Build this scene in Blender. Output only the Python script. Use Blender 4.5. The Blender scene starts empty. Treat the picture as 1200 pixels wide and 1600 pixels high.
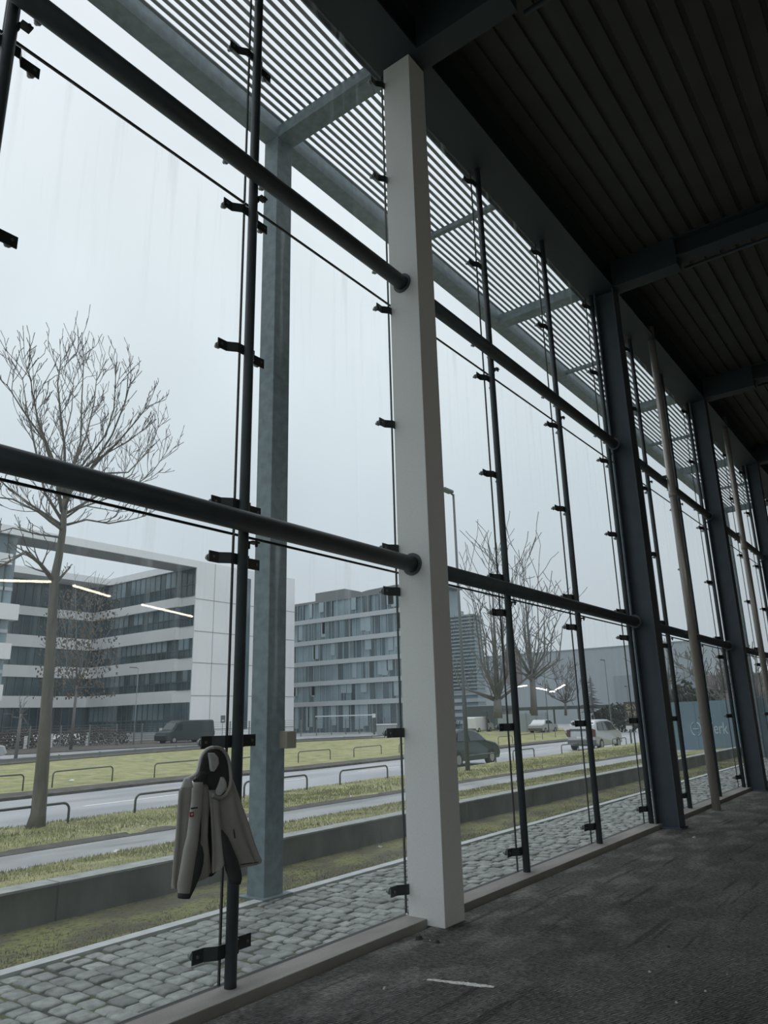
import bpy, math, random
from mathutils import Vector, Matrix
PI = math.pi
S = bpy.context.scene
COL = S.collection

# ------------------------------------------------------------------ camera
F_PX, YAW, PITCH, ROLL, CAM_X, CAM_Z = 1138.01, .6432, .2764, -.0253, 3.8293, 1.6
fwd = Vector((-math.sin(YAW) * math.cos(PITCH), math.cos(YAW) * math.cos(PITCH), math.sin(PITCH)))
rgt = Vector((math.cos(YAW), math.sin(YAW), 0))
upv = rgt.cross(fwd)
rgt, upv = rgt * math.cos(ROLL) + upv * math.sin(ROLL), -rgt * math.sin(ROLL) + upv * math.cos(ROLL)
CAM = Vector((CAM_X, 0, CAM_Z))
cd = bpy.data.cameras.new('camera')
co = bpy.data.objects.new('camera', cd)
COL.objects.link(co)
cd.sensor_fit = 'HORIZONTAL'
cd.sensor_width = 36
cd.lens = 36 * F_PX / 1200
cd.clip_start = .05
cd.clip_end = 2000
m = Matrix((rgt, upv, -fwd)).transposed().to_4x4()
m.translation = CAM
co.matrix_world = m
S.camera = co

# ------------------------------------------------------------------ world and exposure
S.view_settings.view_transform = 'Standard'
S.view_settings.look = 'None'
S.view_settings.gamma = 1
S.view_settings.use_curve_mapping = False
S.view_settings.exposure = 0.26
W = bpy.data.worlds.new('overcast_sky')
S.world = W
W.use_nodes = True
nt = W.node_tree
nt.nodes.clear()
N = nt.nodes.new
out = N('ShaderNodeOutputWorld')
bg = N('ShaderNodeBackground')
tc = N('ShaderNodeTexCoord')
sep = N('ShaderNodeSeparateXYZ')
ramp = N('ShaderNodeValToRGB')
ramp.color_ramp.elements[0].position = 0.0
ramp.color_ramp.elements[0].color = (.54, .60, .65, 1)
ramp.color_ramp.elements[1].position = 1.0
ramp.color_ramp.elements[1].color = (2.9, 3.0, 3.1, 1)
e = ramp.color_ramp.elements.new(.80)
e.color = (1.0, 1.05, 1.11, 1)
e = ramp.color_ramp.elements.new(.30)
e.color = (.655, .735, .79, 1)
e = ramp.color_ramp.elements.new(.48)
e.color = (.80, .885, .935, 1)
noi = N('ShaderNodeTexNoise')
noi.inputs['Scale'].default_value = 1.6
noi.inputs['Detail'].default_value = 3
mx = N('ShaderNodeMix')
mx.data_type = 'RGBA'
mx.blend_type = 'MULTIPLY'
mr = N('ShaderNodeMapRange')
mr.inputs[1].default_value = .35
mr.inputs[2].default_value = .65
mr.inputs[3].default_value = .90
mr.inputs[4].default_value = 1.06
L = nt.links.new
L(tc.outputs['Generated'], sep.inputs[0])
L(sep.outputs['Z'], ramp.inputs['Fac'])
L(tc.outputs['Generated'], noi.inputs['Vector'])
L(noi.outputs['Fac'], mr.inputs[0])
mx.inputs[0].default_value = 1
L(ramp.outputs['Color'], mx.inputs[6])
L(mr.outputs[0], mx.inputs[7])
L(mx.outputs[2], bg.inputs['Color'])
bg.inputs['Strength'].default_value = .86
L(bg.outputs[0], out.inputs['Surface'])


# ------------------------------------------------------------------ helpers
def ray(u, v):
    return fwd + rgt * ((u - 600) / F_PX) - upv * ((v - 800) / F_PX)


def at_x(u, v, x):
    d = ray(u, v)
    return CAM + d * ((x - CAM.x) / d.x)


def at_y(u, v, y):
    d = ray(u, v)
    return CAM + d * ((y - CAM.y) / d.y)


def at_z(u, v, z):
    d = ray(u, v)
    return CAM + d * ((z - CAM.z) / d.z)


OFF = {}


def setp(o, label=None, cat=None, group=None, kind=None):
    if label: o['label'] = label
    if cat: o['category'] = cat
    if group: o['group'] = group
    if kind: o['kind'] = kind
    return o


def thing(name, label, cat, loc, group=None):
    o = bpy.data.objects.new(name, None)
    COL.objects.link(o)
    o.empty_display_size = .1
    o.location = loc
    OFF[o.name] = Vector(loc)
    return setp(o, label, cat, group)


class MB:
    def __init__(s):
        s.v = []
        s.f = []
        s.sm = []

    def add(s, vs, fs, smooth=False):
        n = len(s.v)
        s.v += [tuple(v) for v in vs]
        s.f += [tuple(n + i for i in f) for f in fs]
        s.sm += [smooth] * len(fs)
        return s

    def box(s, x0, x1, y0, y1, z0, z1):
        return s.add([(x0, y0, z0), (x1, y0, z0), (x1, y1, z0), (x0, y1, z0), (x0, y0, z1), (x1, y0, z1), (x1, y1, z1), (x0, y1, z1)],
                     [(0, 3, 2, 1), (4, 5, 6, 7), (0, 1, 5, 4), (1, 2, 6, 5), (2, 3, 7, 6), (3, 0, 4, 7)])

    def tube(s, pts, r, n=12, caps=True, smooth=True):
        pts = [Vector(p) for p in pts]
        rs = r if isinstance(r, (list, tuple)) else [r] * len(pts)
        vs = []
        ref = None
        for i, p in enumerate(pts):
            d = (pts[min(i + 1, len(pts) - 1)] - pts[max(i - 1, 0)]).normalized()
            if ref is None:
                ref = Vector((1, 0, 0)) if abs(d.x) < .8 else Vector((0, 1, 0))
            a = (ref - d * ref.dot(d)).normalized()
            ref = a
            b = d.cross(a)
            for k in range(n):
                t = 2 * PI * k / n
                vs.append(p + a * (math.cos(t) * rs[i]) + b * (math.sin(t) * rs[i]))
        fs = []
        for i in range(len(pts) - 1):
            for k in range(n):
                k2 = (k + 1) % n
                fs.append((i * n + k, i * n + k2, (i + 1) * n + k2, (i + 1) * n + k))
        s.add(vs, fs, smooth)
        if caps:
            q = len(s.v) - len(vs)
            s.f.append(tuple(q + k for k in reversed(range(n))))
            s.f.append(tuple(q + (len(pts) - 1) * n + k for k in range(n)))
            s.sm += [False, False]
        return s

    def prism(s, poly, d):
        """poly: 3-D points of a flat polygon, d: extrusion vector"""
        d = Vector(d)
        n = len(poly)
        vs = [Vector(p) for p in poly] + [Vector(p) + d for p in poly]
        fs = [tuple(reversed(range(n))), tuple(range(n, 2 * n))]
        fs += [(i, (i + 1) % n, n + (i + 1) % n, n + i) for i in range(n)]
        return s.add(vs, fs)

    def loft(s, rings, caps=True, smooth=True, closed=True):
        n = len(rings[0])
        vs = [p for r in rings for p in r]
        fs = []
        for i in range(len(rings) - 1):
            for k in range(n if closed else n - 1):
                k2 = (k + 1) % n
                fs.append((i * n + k, i * n + k2, (i + 1) * n + k2, (i + 1) * n + k))
        s.add(vs, fs, smooth)
        if caps:
            q = len(s.v) - len(vs)
            s.f.append(tuple(q + k for k in reversed(range(n))))
            s.f.append(tuple(q + (len(rings) - 1) * n + k for k in range(n)))
            s.sm += [False, False]
        return s

    def build(s, name, mat, parent=None, origin=None, bevel=0):
        me = bpy.data.meshes.new(name)
        if parent is not None:
            off = OFF[parent.name]
        elif origin is not None:
            off = Vector(origin)
        else:
            off = Vector((0, 0, 0))
        me.from_pydata([(v[0] - off.x, v[1] - off.y, v[2] - off.z) for v in s.v], [], s.f)
        me.validate()
        if len(me.polygons) == len(s.sm):
            me.polygons.foreach_set('use_smooth', s.sm)
        me.materials.append(mat)
        me.update()
        o = bpy.data.objects.new(name, me)
        COL.objects.link(o)
        if parent is not None:
            o.parent = parent
        else:
            o.location = off
        OFF[o.name] = off
        if bevel:
            b = o.modifiers.new('bevel', 'BEVEL')
            b.width = bevel
            b.segments = 2
            b.limit_method = 'ANGLE'
        return o


def kids(o):
    return [c for c in bpy.data.objects if c.parent == o]


def build_children_map():
    cm = {}
    for c in bpy.data.objects:
        if c.parent: cm.setdefault(c.parent.name, []).append(c)
    return cm


def copy_thing(root, loc, label=None, group=None):
    cm = build_children_map()

    def rec(o, parent):
        c = o.copy()
        COL.objects.link(c)
        if parent is not None: c.parent = parent
        for ch in cm.get(o.name, []): rec(ch, c)
        return c
    r = rec(root, None)
    r.location = loc
    if label: r['label'] = label
    if group: r['group'] = group
    OFF[r.name] = Vector(loc)
    return r


def tag1(o, label, cat, group=None, kind=None):
    return setp(o, label, cat, group, kind)


def struct(o):
    o['kind'] = 'structure'
    return o


# ------------------------------------------------------------------ materials
def mat(name, col, rough=.6, metal=0, noise=None, bump=None, spec=.5, coord='Object'):
    """noise=(scale, amount, detail[, stretch]) varies the colour; bump=(scale, strength)"""
    m = bpy.data.materials.new(name)
    m.use_nodes = True
    t = m.node_tree
    b = t.nodes['Principled BSDF']
    b.inputs['Base Color'].default_value = (*col, 1)
    b.inputs['Roughness'].default_value = rough
    b.inputs['Metallic'].default_value = metal
    b.inputs['Specular IOR Level'].default_value = spec
    c = t.nodes.new('ShaderNodeTexCoord')
    if noise:
        mp = t.nodes.new('ShaderNodeMapping')
        mp.inputs['Scale'].default_value = noise[3] if len(noise) > 3 else (1, 1, 1)
        n = t.nodes.new('ShaderNodeTexNoise')
        n.inputs['Scale'].default_value = noise[0]
        n.inputs['Detail'].default_value = noise[2]
        r = t.nodes.new('ShaderNodeMapRange')
        r.inputs[1].default_value = .3
        r.inputs[2].default_value = .7
        r.inputs[3].default_value = 1 - noise[1]
        r.inputs[4].default_value = 1 + noise[1]
        mm = t.nodes.new('ShaderNodeMix')
        mm.data_type = 'RGBA'
        mm.blend_type = 'MULTIPLY'
        mm.inputs[0].default_value = 1
        mm.inputs[6].default_value = (*col, 1)
        t.links.new(c.outputs[coord], mp.inputs[0])
        t.links.new(mp.outputs[0], n.inputs['Vector'])
        t.links.new(n.outputs['Fac'], r.inputs[0])
        t.links.new(r.outputs[0], mm.inputs[7])
        t.links.new(mm.outputs[2], b.inputs['Base Color'])
    if bump:
        n = t.nodes.new('ShaderNodeTexNoise')
        n.inputs['Scale'].default_value = bump[0]
        n.inputs['Detail'].default_value = 4
        bu = t.nodes.new('ShaderNodeBump')
        bu.inputs['Strength'].default_value = bump[1]
        bu.inputs['Distance'].default_value = .01
        t.links.new(c.outputs[coord], n.inputs['Vector'])
        t.links.new(n.outputs['Fac'], bu.inputs['Height'])
        t.links.new(bu.outputs[0], b.inputs['Normal'])
    return m


def mix2(name, c1, c2, scale, lo=.4, hi=.6, rough=.9, detail=5, stretch=(1, 1, 1), bump=0, bscale=None, c3=None, s3=30, rough2=None):
    """two colours blended by noise, with optional fine third colour and bump"""
    m = bpy.data.materials.new(name)
    m.use_nodes = True
    t = m.node_tree
    b = t.nodes['Principled BSDF']
    b.inputs['Roughness'].default_value = rough
    c = t.nodes.new('ShaderNodeTexCoord')
    mp = t.nodes.new('ShaderNodeMapping')
    mp.inputs['Scale'].default_value = stretch
    n = t.nodes.new('ShaderNodeTexNoise')
    n.inputs['Scale'].default_value = scale
    n.inputs['Detail'].default_value = detail
    r = t.nodes.new('ShaderNodeMapRange')
    r.inputs[1].default_value = lo
    r.inputs[2].default_value = hi
    mm = t.nodes.new('ShaderNodeMix')
    mm.data_type = 'RGBA'
    mm.inputs[6].default_value = (*c1, 1)
    mm.inputs[7].default_value = (*c2, 1)
    K = t.links.new
    K(c.outputs['Object'], mp.inputs[0])
    K(mp.outputs[0], n.inputs['Vector'])
    K(n.outputs['Fac'], r.inputs[0])
    K(r.outputs[0], mm.inputs[0])
    last = mm.outputs[2]
    if rough2 is not None:
        rr = t.nodes.new('ShaderNodeMapRange')
        rr.inputs[3].default_value = rough
        rr.inputs[4].default_value = rough2
        K(r.outputs[0], rr.inputs[0])
        K(rr.outputs[0], b.inputs['Roughness'])
    n2 = t.nodes.new('ShaderNodeTexNoise')
    n2.inputs['Scale'].default_value = bscale or s3
    n2.inputs['Detail'].default_value = 5
    K(mp.outputs[0], n2.inputs['Vector'])
    if c3:
        r2 = t.nodes.new('ShaderNodeMapRange')
        r2.inputs[1].default_value = .52
        r2.inputs[2].default_value = .68
        m2 = t.nodes.new('ShaderNodeMix')
        m2.data_type = 'RGBA'
        m2.inputs[7].default_value = (*c3, 1)
        K(n2.outputs['Fac'], r2.inputs[0])
        K(r2.outputs[0], m2.inputs[0])
        K(last, m2.inputs[6])
        last = m2.outputs[2]
    K(last, b.inputs['Base Color'])
    if bump:
        bu = t.nodes.new('ShaderNodeBump')
        bu.inputs['Strength'].default_value = bump
        bu.inputs['Distance'].default_value = .02
        K(n2.outputs['Fac'], bu.inputs['Height'])
        K(bu.outputs[0], b.inputs['Normal'])
    return m


M = {}
M['dark_paint'] = mat('dark blue grey paint', (.06, .078, .095), .55, 0, (3, .15, 3))
M['pipe_paint'] = mat('charcoal paint on pipes', (.066, .080, .088), .5, 0, (4, .18, 3))
M['clamp'] = mat('black steel of clamps', (.035, .042, .044), .45)
M['bolt'] = mat('worn bolt steel', (.20, .21, .21), .4, .6)
M['white_clad'] = mat('off white column cladding', (.80, .79, .765), .6, 0, (60, .03, 2), (180, .08))
M['canopy'] = mat('grey blue canopy steel', (.135, .19, .21), .55, 0, (9, .28, 6), (60, .15))
M['louvre'] = mat('grey louvre aluminium', (.20, .21, .23), .5, .1)
M['downpipe'] = mat('weathered grey downpipe', (.48, .44, .41), .3, .35, (1.2, .22, 3, (1, 1, .25)))
M['deck'] = mat('grey roof deck', (.05, .052, .05), .6, 0, (1.5, .15, 3))
M['beam'] = mat('dark roof steel', (.032, .044, .056), .6)
M['sill'] = mat('dusty sill', (.33, .315, .29), .8, 0, (5, .2, 5, (1, .3, 1)), (60, .3))
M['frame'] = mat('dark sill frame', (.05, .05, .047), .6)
M['inner_wall'] = mat('dim interior wall paint', (.12, .12, .12), .9, 0, (1, .1, 3))
M['seal'] = mat('dark glazing seal', (.03, .03, .03), .6)


def glass_mat():
    m = bpy.data.materials.new('dusty hazy facade glass')
    m.use_nodes = True
    t = m.node_tree
    t.nodes.clear()
    K = t.links.new
    n = t.nodes.new
    o = n('ShaderNodeOutputMaterial')
    tr = n('ShaderNodeBsdfTransparent')
    tr.inputs[0].default_value = (.978, .988, .988, 1)
    gl = n('ShaderNodeBsdfGlossy')
    gl.inputs['Roughness'].default_value = .0
    gl.inputs['Color'].default_value = (1, 1, 1, 1)
    tl = n('ShaderNodeBsdfTranslucent')
    tl.inputs[0].default_value = (.86, .92, .94, 1)
    fr = n('ShaderNodeFresnel')
    fr.inputs[0].default_value = 1.45
    mf = n('ShaderNodeMath')
    mf.operation = 'MULTIPLY'
    mf.inputs[1].default_value = .6
    # dust film doubling as distance haze, stronger in streaks below each pane's top edge
    g = n('ShaderNodeTexCoord')
    mp = n('ShaderNodeMapping')
    mp.inputs['Scale'].default_value = (1, 5.5, .22)
    st = n('ShaderNodeTexNoise')
    st.inputs['Scale'].default_value = 2.2
    st.inputs['Detail'].default_value = 4
    sr = n('ShaderNodeMapRange')
    sr.inputs[1].default_value = .54
    sr.inputs[2].default_value = .75
    sr.inputs[4].default_value = .15
    sp = n('ShaderNodeSeparateXYZ')
    hr = n('ShaderNodeMapRange')       # local z of a pane: top part carries the streaks
    hr.inputs[1].default_value = 1.3
    hr.inputs[2].default_value = 2.9
    ml = n('ShaderNodeMath')
    ml.operation = 'MULTIPLY'
    cl = n('ShaderNodeTexNoise')
    cl.inputs['Scale'].default_value = .9
    cl.inputs['Detail'].default_value = 3
    cr = n('ShaderNodeMapRange')
    cr.inputs[1].default_value = .3
    cr.inputs[2].default_value = .7
    cr.inputs[3].default_value = .022
    cr.inputs[4].default_value = .05
    ad = n('ShaderNodeMath')
    ad.operation = 'ADD'
    K(g.outputs['Object'], mp.inputs[0])
    K(mp.outputs[0], st.inputs['Vector'])
    K(g.outputs['Object'], sp.inputs[0])
    K(sp.outputs['Z'], hr.inputs[0])
    K(st.outputs['Fac'], sr.inputs[0])
    K(sr.outputs[0], ml.inputs[0])
    K(hr.outputs[0], ml.inputs[1])
    K(g.outputs['Object'], cl.inputs['Vector'])
    K(cl.outputs['Fac'], cr.inputs[0])
    K(cr.outputs[0], ad.inputs[0])
    K(ml.outputs[0], ad.inputs[1])
    m1 = n('ShaderNodeMixShader')
    m2 = n('ShaderNodeMixShader')
    K(ad.outputs[0], m1.inputs[0])
    K(tr.outputs[0], m1.inputs[1])
    K(tl.outputs[0], m1.inputs[2])
    K(fr.outputs[0], mf.inputs[0])
    ge = n('ShaderNodeNewGeometry')      # the pane's second face is seen from inside the glass: no second mirror image
    bf = n('ShaderNodeMath')
    bf.operation = 'SUBTRACT'
    bf.inputs[0].default_value = 1
    K(ge.outputs['Backfacing'], bf.inputs[1])
    mq = n('ShaderNodeMath')
    mq.operation = 'MULTIPLY'
    K(bf.outputs[0], mq.inputs[1])
    K(mf.outputs[0], mq.inputs[0])
    K(mq.outputs[0], m2.inputs[0])
    K(m1.outputs[0], m2.inputs[1])
    K(gl.outputs[0], m2.inputs[2])
    K(m2.outputs[0], o.inputs['Surface'])
    return m


M['glass'] = glass_mat()


def floor_mat():
    m = bpy.data.materials.new('stripped screed floor with adhesive residue')
    m.use_nodes = True
    t = m.node_tree
    b = t.nodes['Principled BSDF']
    b.inputs['Roughness'].default_value = .85
    b.inputs['Specular IOR Level'].default_value = .25
    K = t.links.new
    n = t.nodes.new
    c = n('ShaderNodeTexCoord')

    def noise(scale, det, stretch=(1, 1, 1), rot=0):
        mp = n('ShaderNodeMapping')
        mp.inputs['Scale'].default_value = stretch
        mp.inputs['Rotation'].default_value = (0, 0, rot)
        q = n('ShaderNodeTexNoise')
        q.inputs['Scale'].default_value = scale
        q.inputs['Detail'].default_value = det
        K(c.outputs['Object'], mp.inputs[0])
        K(mp.outputs[0], q.inputs['Vector'])
        return q.outputs['Fac']

    def rng(v, a, b_, c_=0, d=1):
        r = n('ShaderNodeMapRange')
        r.inputs[1].default_value = a
        r.inputs[2].default_value = b_
        r.inputs[3].default_value = c_
        r.inputs[4].default_value = d
        K(v, r.inputs[0])
        return r.outputs[0]

    def mixc(f, a, b_):
        q = n('ShaderNodeMix')
        q.data_type = 'RGBA'
        K(f, q.inputs[0])
        if isinstance(a, tuple): q.inputs[6].default_value = (*a, 1)
        else: K(a, q.inputs[6])
        if isinstance(b_, tuple): q.inputs[7].default_value = (*b_, 1)
        else: K(b_, q.inputs[7])
        return q.outputs[2]
    base = mixc(rng(noise(1.1, 5), .35, .65), (.128, .125, .118), (.19, .186, .175))
    pale = rng(noise(3.4, 12, (1, .5, 1), .3), .47, .63, 0, .75)
    sx = n('ShaderNodeSeparateXYZ')
    K(c.outputs['Object'], sx.inputs[0])
    near = rng(sx.outputs['X'], .15, 2.4, 1, .12)           # dust gathers beside the sill
    mu = n('ShaderNodeMath')
    mu.operation = 'MULTIPLY'
    K(pale, mu.inputs[0])
    K(near, mu.inputs[1])
    base = mixc(mu.outputs[0], base, (.38, .37, .345))
    dark = rng(noise(.9, 4, (1, .35, 1)), .56, .70, 0, .55)
    base = mixc(dark, base, (.075, .07, .067))
    groove = rng(noise(3.2, 8, (3.2, .22, 1), .12), .60, .66, 0, .6)
    base = mixc(groove, base, (.045, .042, .04))
    grit = rng(noise(55, 3), .60, .72, 0, .35)
    base = mixc(grit, base, (.30, .28, .26))
    h1 = noise(26, 6)
    vm = n('ShaderNodeMix')
    vm.data_type = 'RGBA'
    vm.blend_type = 'MULTIPLY'
    vm.inputs[0].default_value = 1
    K(base, vm.inputs[6])
    K(rng(h1, .35, .65, .72, 1.28), vm.inputs[7])
    K(vm.outputs[2], b.inputs['Base Color'])
    wv = n('ShaderNodeTexWave')
    wv.inputs['Scale'].default_value = 14
    wv.inputs['Distortion'].default_value = 6
    wv.inputs['Detail'].default_value = 2
    wm = n('ShaderNodeMapping')
    wm.inputs['Rotation'].default_value = (0, 0, .5)
    K(c.outputs['Object'], wm.inputs[0])
    K(wm.outputs[0], wv.inputs['Vector'])
    h2 = noise(5, 5, (1, .3, 1), .15)
    a1 = n('ShaderNodeMath')
    a1.operation = 'MULTIPLY_ADD'
    a1.inputs[1].default_value = .35
    K(wv.outputs['Fac'], a1.inputs[0])
    K(h1, a1.inputs[2])
    a2 = n('ShaderNodeMath')
    a2.operation = 'MULTIPLY_ADD'
    a2.inputs[1].default_value = 1.6
    K(h2, a2.inputs[0])
    K(a1.outputs[0], a2.inputs[2])
    bu = n('ShaderNodeBump')
    bu.inputs['Strength'].default_value = .9
    bu.inputs['Distance'].default_value = .055
    K(a2.outputs[0], bu.inputs['Height'])
    K(bu.outputs[0], b.inputs['Normal'])
    return m


M['floor'] = floor_mat()
M['grass'] = mix2('short winter grass', (.19, .205, .085), (.37, .345, .17), 1.6, .35, .65, .95, 8, (1, 1, 1), .9, 22, (.12, .13, .05))
M['blade'] = mat('grass blades', (.30, .31, .14), .8, 0, (1.3, .45, 4))
M['mossblade'] = mat('mossy tufts', (.21, .215, .08), .9, 0, (2.5, .5, 4))
M['moss'] = mix2('moss and leaf litter', (.21, .215, .075), (.11, .10, .055), 2.6, .4, .6, .95, 8, (1, .6, 1), .9, 30, (.06, .05, .03))
M['cobble'] = mat('grey granite setts', (.25, .26, .24), .5, 0, (14, .38, 5), (70, .35))
_t = M['cobble'].node_tree
_g = _t.nodes.new('ShaderNodeNewGeometry')
_r = _t.nodes.new('ShaderNodeMapRange')
_r.inputs[3].default_value = .62
_r.inputs[4].default_value = 1.25
_m = _t.nodes.new('ShaderNodeMix')
_m.data_type = 'RGBA'
_m.blend_type = 'MULTIPLY'
_m.inputs[0].default_value = 1
_old = _t.nodes['Principled BSDF'].inputs['Base Color'].links[0].from_socket
_t.links.new(_g.outputs['Random Per Island'], _r.inputs[0])
_t.links.new(_old, _m.inputs[6])
_t.links.new(_r.outputs[0], _m.inputs[7])
_t.links.new(_m.outputs[2], _t.nodes['Principled BSDF'].inputs['Base Color'])
M['joint'] = mix2('mossy joint sand', (.04, .042, .03), (.09, .10, .035), 3, .4, .6, .95, 4, (1, 1, 1), .5, 60)
M['kerb'] = mat('pale concrete kerb', (.52, .54, .54), .6, 0, (6, .15, 4))
M['concrete'] = mix2('weathered concrete wall', (.23, .23, .21), (.11, .118, .09), 1.9, .35, .65, .85, 6, (1, 1, .5), .3, 30)
M['conc_top'] = mat('pale weathered wall cap', (.36, .37, .36), .8, 0, (6, .2, 4))
M['path'] = mix2('damp asphalt path', (.34, .34, .345), (.22, .22, .225), 1.4, .42, .62, .55, 4, (1, .35, 1), .1, 80, None, 30, .3)
M['road'] = mix2('wet grey asphalt road', (.36, .37, .385), (.29, .30, .315), .8, .4, .6, .5, 4, (1, .2, 1), .08, 90, None, 30, .35)
M['mud'] = mat('dark muddy verge edge', (.07, .065, .055), .9, 0, (3, .4, 4))
M['roadline'] = mat('white road paint', (.75, .75, .73), .6, 0, (8, .15, 3))
M['rail'] = mat('dark galvanised hoop', (.075, .08, .08), .45, .3)
M['bark'] = mat('brown grey bark', (.135, .125, .10), .85, 0, (3, .3, 5, (3, 3, .6)), (25, .6))
M['twig'] = mat('grey twigs', (.14, .125, .12), .85, 0, (2, .2, 2))
M['twig_far'] = mat('far grey twigs', (.15, .145, .14), .9)
M['leaf_brown'] = mat('brown seed clusters', (.10, .075, .055), .9)
M['panel_white'] = mat('white facade panel', (.82, .82, .82), .5, 0, (.15, .04, 2))
M['panel_joint'] = mat('panel joint', (.34, .35, .36), .7)
M['soffit'] = mat('grey soffit', (.36, .37, .38), .7)
M['win_dark'] = mat('dark office glazing', (.07, .105, .12), .12, 0, (.25, .5, 1, (1, 1, .6)))
M['win_blue'] = mat('bluish office glazing', (.20, .27, .30), .1, 0, (.2, .3, 1))
M['win_light'] = mat('blind behind glazing', (.31, .39, .42), .25)
M['mullion_far'] = mat('facade glazing bar', (.10, .12, .125), .5)
M['slab_edge'] = mat('light slab edge', (.44, .48, .50), .5)
M['plinth'] = mat('light plinth', (.45, .46, .46), .7)
M['roofgrey'] = mat('grey roof', (.17, .185, .19), .7)
M['hall'] = mat('pale grey hall cladding', (.34, .375, .40), .6, 0, (.06, .07, 2, (2, 1, .2)))
M['hall_dark'] = mat('darker hall cladding', (.25, .29, .31), .6)
M['brick_far'] = mat('brown rendered block', (.19, .155, .15), .8)
M['lampsteel'] = mat('lamp post steel', (.20, .22, .22), .5, .3)
M['lampdark'] = mat('dark lamp post', (.085, .10, .10), .5, .2)
M['hoard'] = mat('blue grey hoarding', (.13, .205, .26), .5, 0, (.6, .1, 2))
M['logo'] = mat('pale logo lettering', (.42, .52, .57), .5)
M['carpaint_silver'] = mat('silver car paint', (.46, .48, .49), .28, .45)
M['carpaint_green'] = mat('dark green car paint', (.018, .045, .038), .35, 0)
M['vanpaint'] = mat('dark van paint', (.025, .035, .038), .6, 0)
M['carglass'] = mat('car window glass', (.03, .04, .045), .06)
M['tyre'] = mat('tyre rubber', (.02, .02, .02), .8)
M['hub'] = mat('wheel hub', (.35, .36, .36), .35, .6)
M['redlens'] = mat('red tail lamp', (.10, .03, .025), .3)
M['plate'] = mat('number plate', (.7, .7, .68), .5)
M['bumper'] = mat('grey bumper plastic', (.11, .115, .12), .6)
M['sign_dark'] = mat('dark brown sign', (.045, .045, .035), .6)
M['sign_text'] = mat('tan sign lettering', (.42, .33, .20), .6)
M['white'] = mat('white plastic', (.7, .7, .7), .5)
M['beige'] = mat('beige plastic', (.32, .28, .20), .6)
M['bin'] = mat('grey bin', (.30, .32, .32), .6)
M['hedge'] = mat('dark evergreen', (.035, .045, .03), .9, 0, (2, .5, 4))
M['hedge_red'] = mat('reddish bare shrub', (.06, .05, .047), .9, 0, (2, .5, 4))


def emis(name, col, s):
    m = bpy.data.materials.new(name)
    m.use_nodes = True
    b = m.node_tree.nodes['Principled BSDF']
    b.inputs['Base Color'].default_value = (0, 0, 0, 1)
    b.inputs['Emission Color'].default_value = (*col, 1)
    b.inputs['Emission Strength'].default_value = s
    return m


M['tube'] = emis('lit tube', (1, .88, .66), 45)

# ------------------------------------------------------------------ layout of the hall
Y0, PW = 3.4294, 1.9866
def YK(k): return Y0 + k * PW
GX = -.10                       # glass plane
GZ = -.05                       # paving level outside
TOPZ = 8.7
YN, YF, XR = -4.52, 41.3, 24.0  # near end, far end, right wall
CEIL = 9.2

# floor, ceiling deck, walls
mb = MB()
mb.box(.185, XR, YN, YF, -.3, 0)
struct(mb.build('floor', M['floor']))
mb = MB()                       # trapezoidal roof deck, ribs along the facade
prof = []
x = -.2
while x < XR:
    prof += [(x, CEIL + .035), (x + .03, CEIL + .035), (x + .04, CEIL), (x + .215, CEIL), (x + .225, CEIL + .035)]
    x += .25
top = [(p[0], p[1] + .02) for p in prof]
ring = prof + list(reversed(top))
fs = []
n = len(prof)
vs = [(p[0], YN, p[1]) for p in prof] + [(p[0], YF, p[1]) for p in prof]
vs += [(-.2, YN, CEIL + .3), (XR + .2, YN, CEIL + .3), (XR + .2, YF, CEIL + .3), (-.2, YF, CEIL + .3)]
fs = [(i, i + 1, n + i + 1, n + i) for i in range(n - 1)] + [(2 * n, 2 * n + 3, 2 * n + 2, 2 * n + 1)]
mb.add(vs, fs)
mb.box(-.2, XR, YN, YF, CEIL + .3, CEIL + .5)
struct(mb.build('ceiling', M['deck']))
struct(MB().box(XR, XR + .2, YN - .2, YF + .2, -.3, CEIL + .5).build('wall_right', M['inner_wall']))
struct(MB().box(-.1, XR, YF, YF + .2, -.3, CEIL + .5).build('wall_far', M['inner_wall']))
struct(MB().box(20.25, XR, YN - .2, YN, -.3, CEIL + .5).box(-.1, 20.25, YN - .2, YN, 8.8, CEIL + .5).box(-.1, 20.25, YN - .2, YN, -.3, .05).build('wall_near', M['inner_wall']))
# sill and glazing channel
struct(MB().box(-.07, .14, YN, YF, -.3, .05).build('trim_1', M['sill'], bevel=.006))
struct(MB().box(.14, .185, YN, YF, -.3, -.035).build('gap_shade_strip', M['frame']))  # dark strip at the bottom of the sill gap, its shadow put into the colour
struct(MB().box(-.125, -.07, YN, YF, -.1, .045).build('trim_2', M['frame']))
# roof edge beam over the glass
struct(MB().box(-.18, .42, YN, YF, TOPZ, TOPZ + .03).box(-.18, -.14, YN, YF, TOPZ, CEIL + .3).box(.10, .13, YN, YF, TOPZ + .03, CEIL + .1).box(-.14, .42, YN, YF, CEIL - .05, CEIL - .02)
       .build('trim_3', M['beam']))

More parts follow.
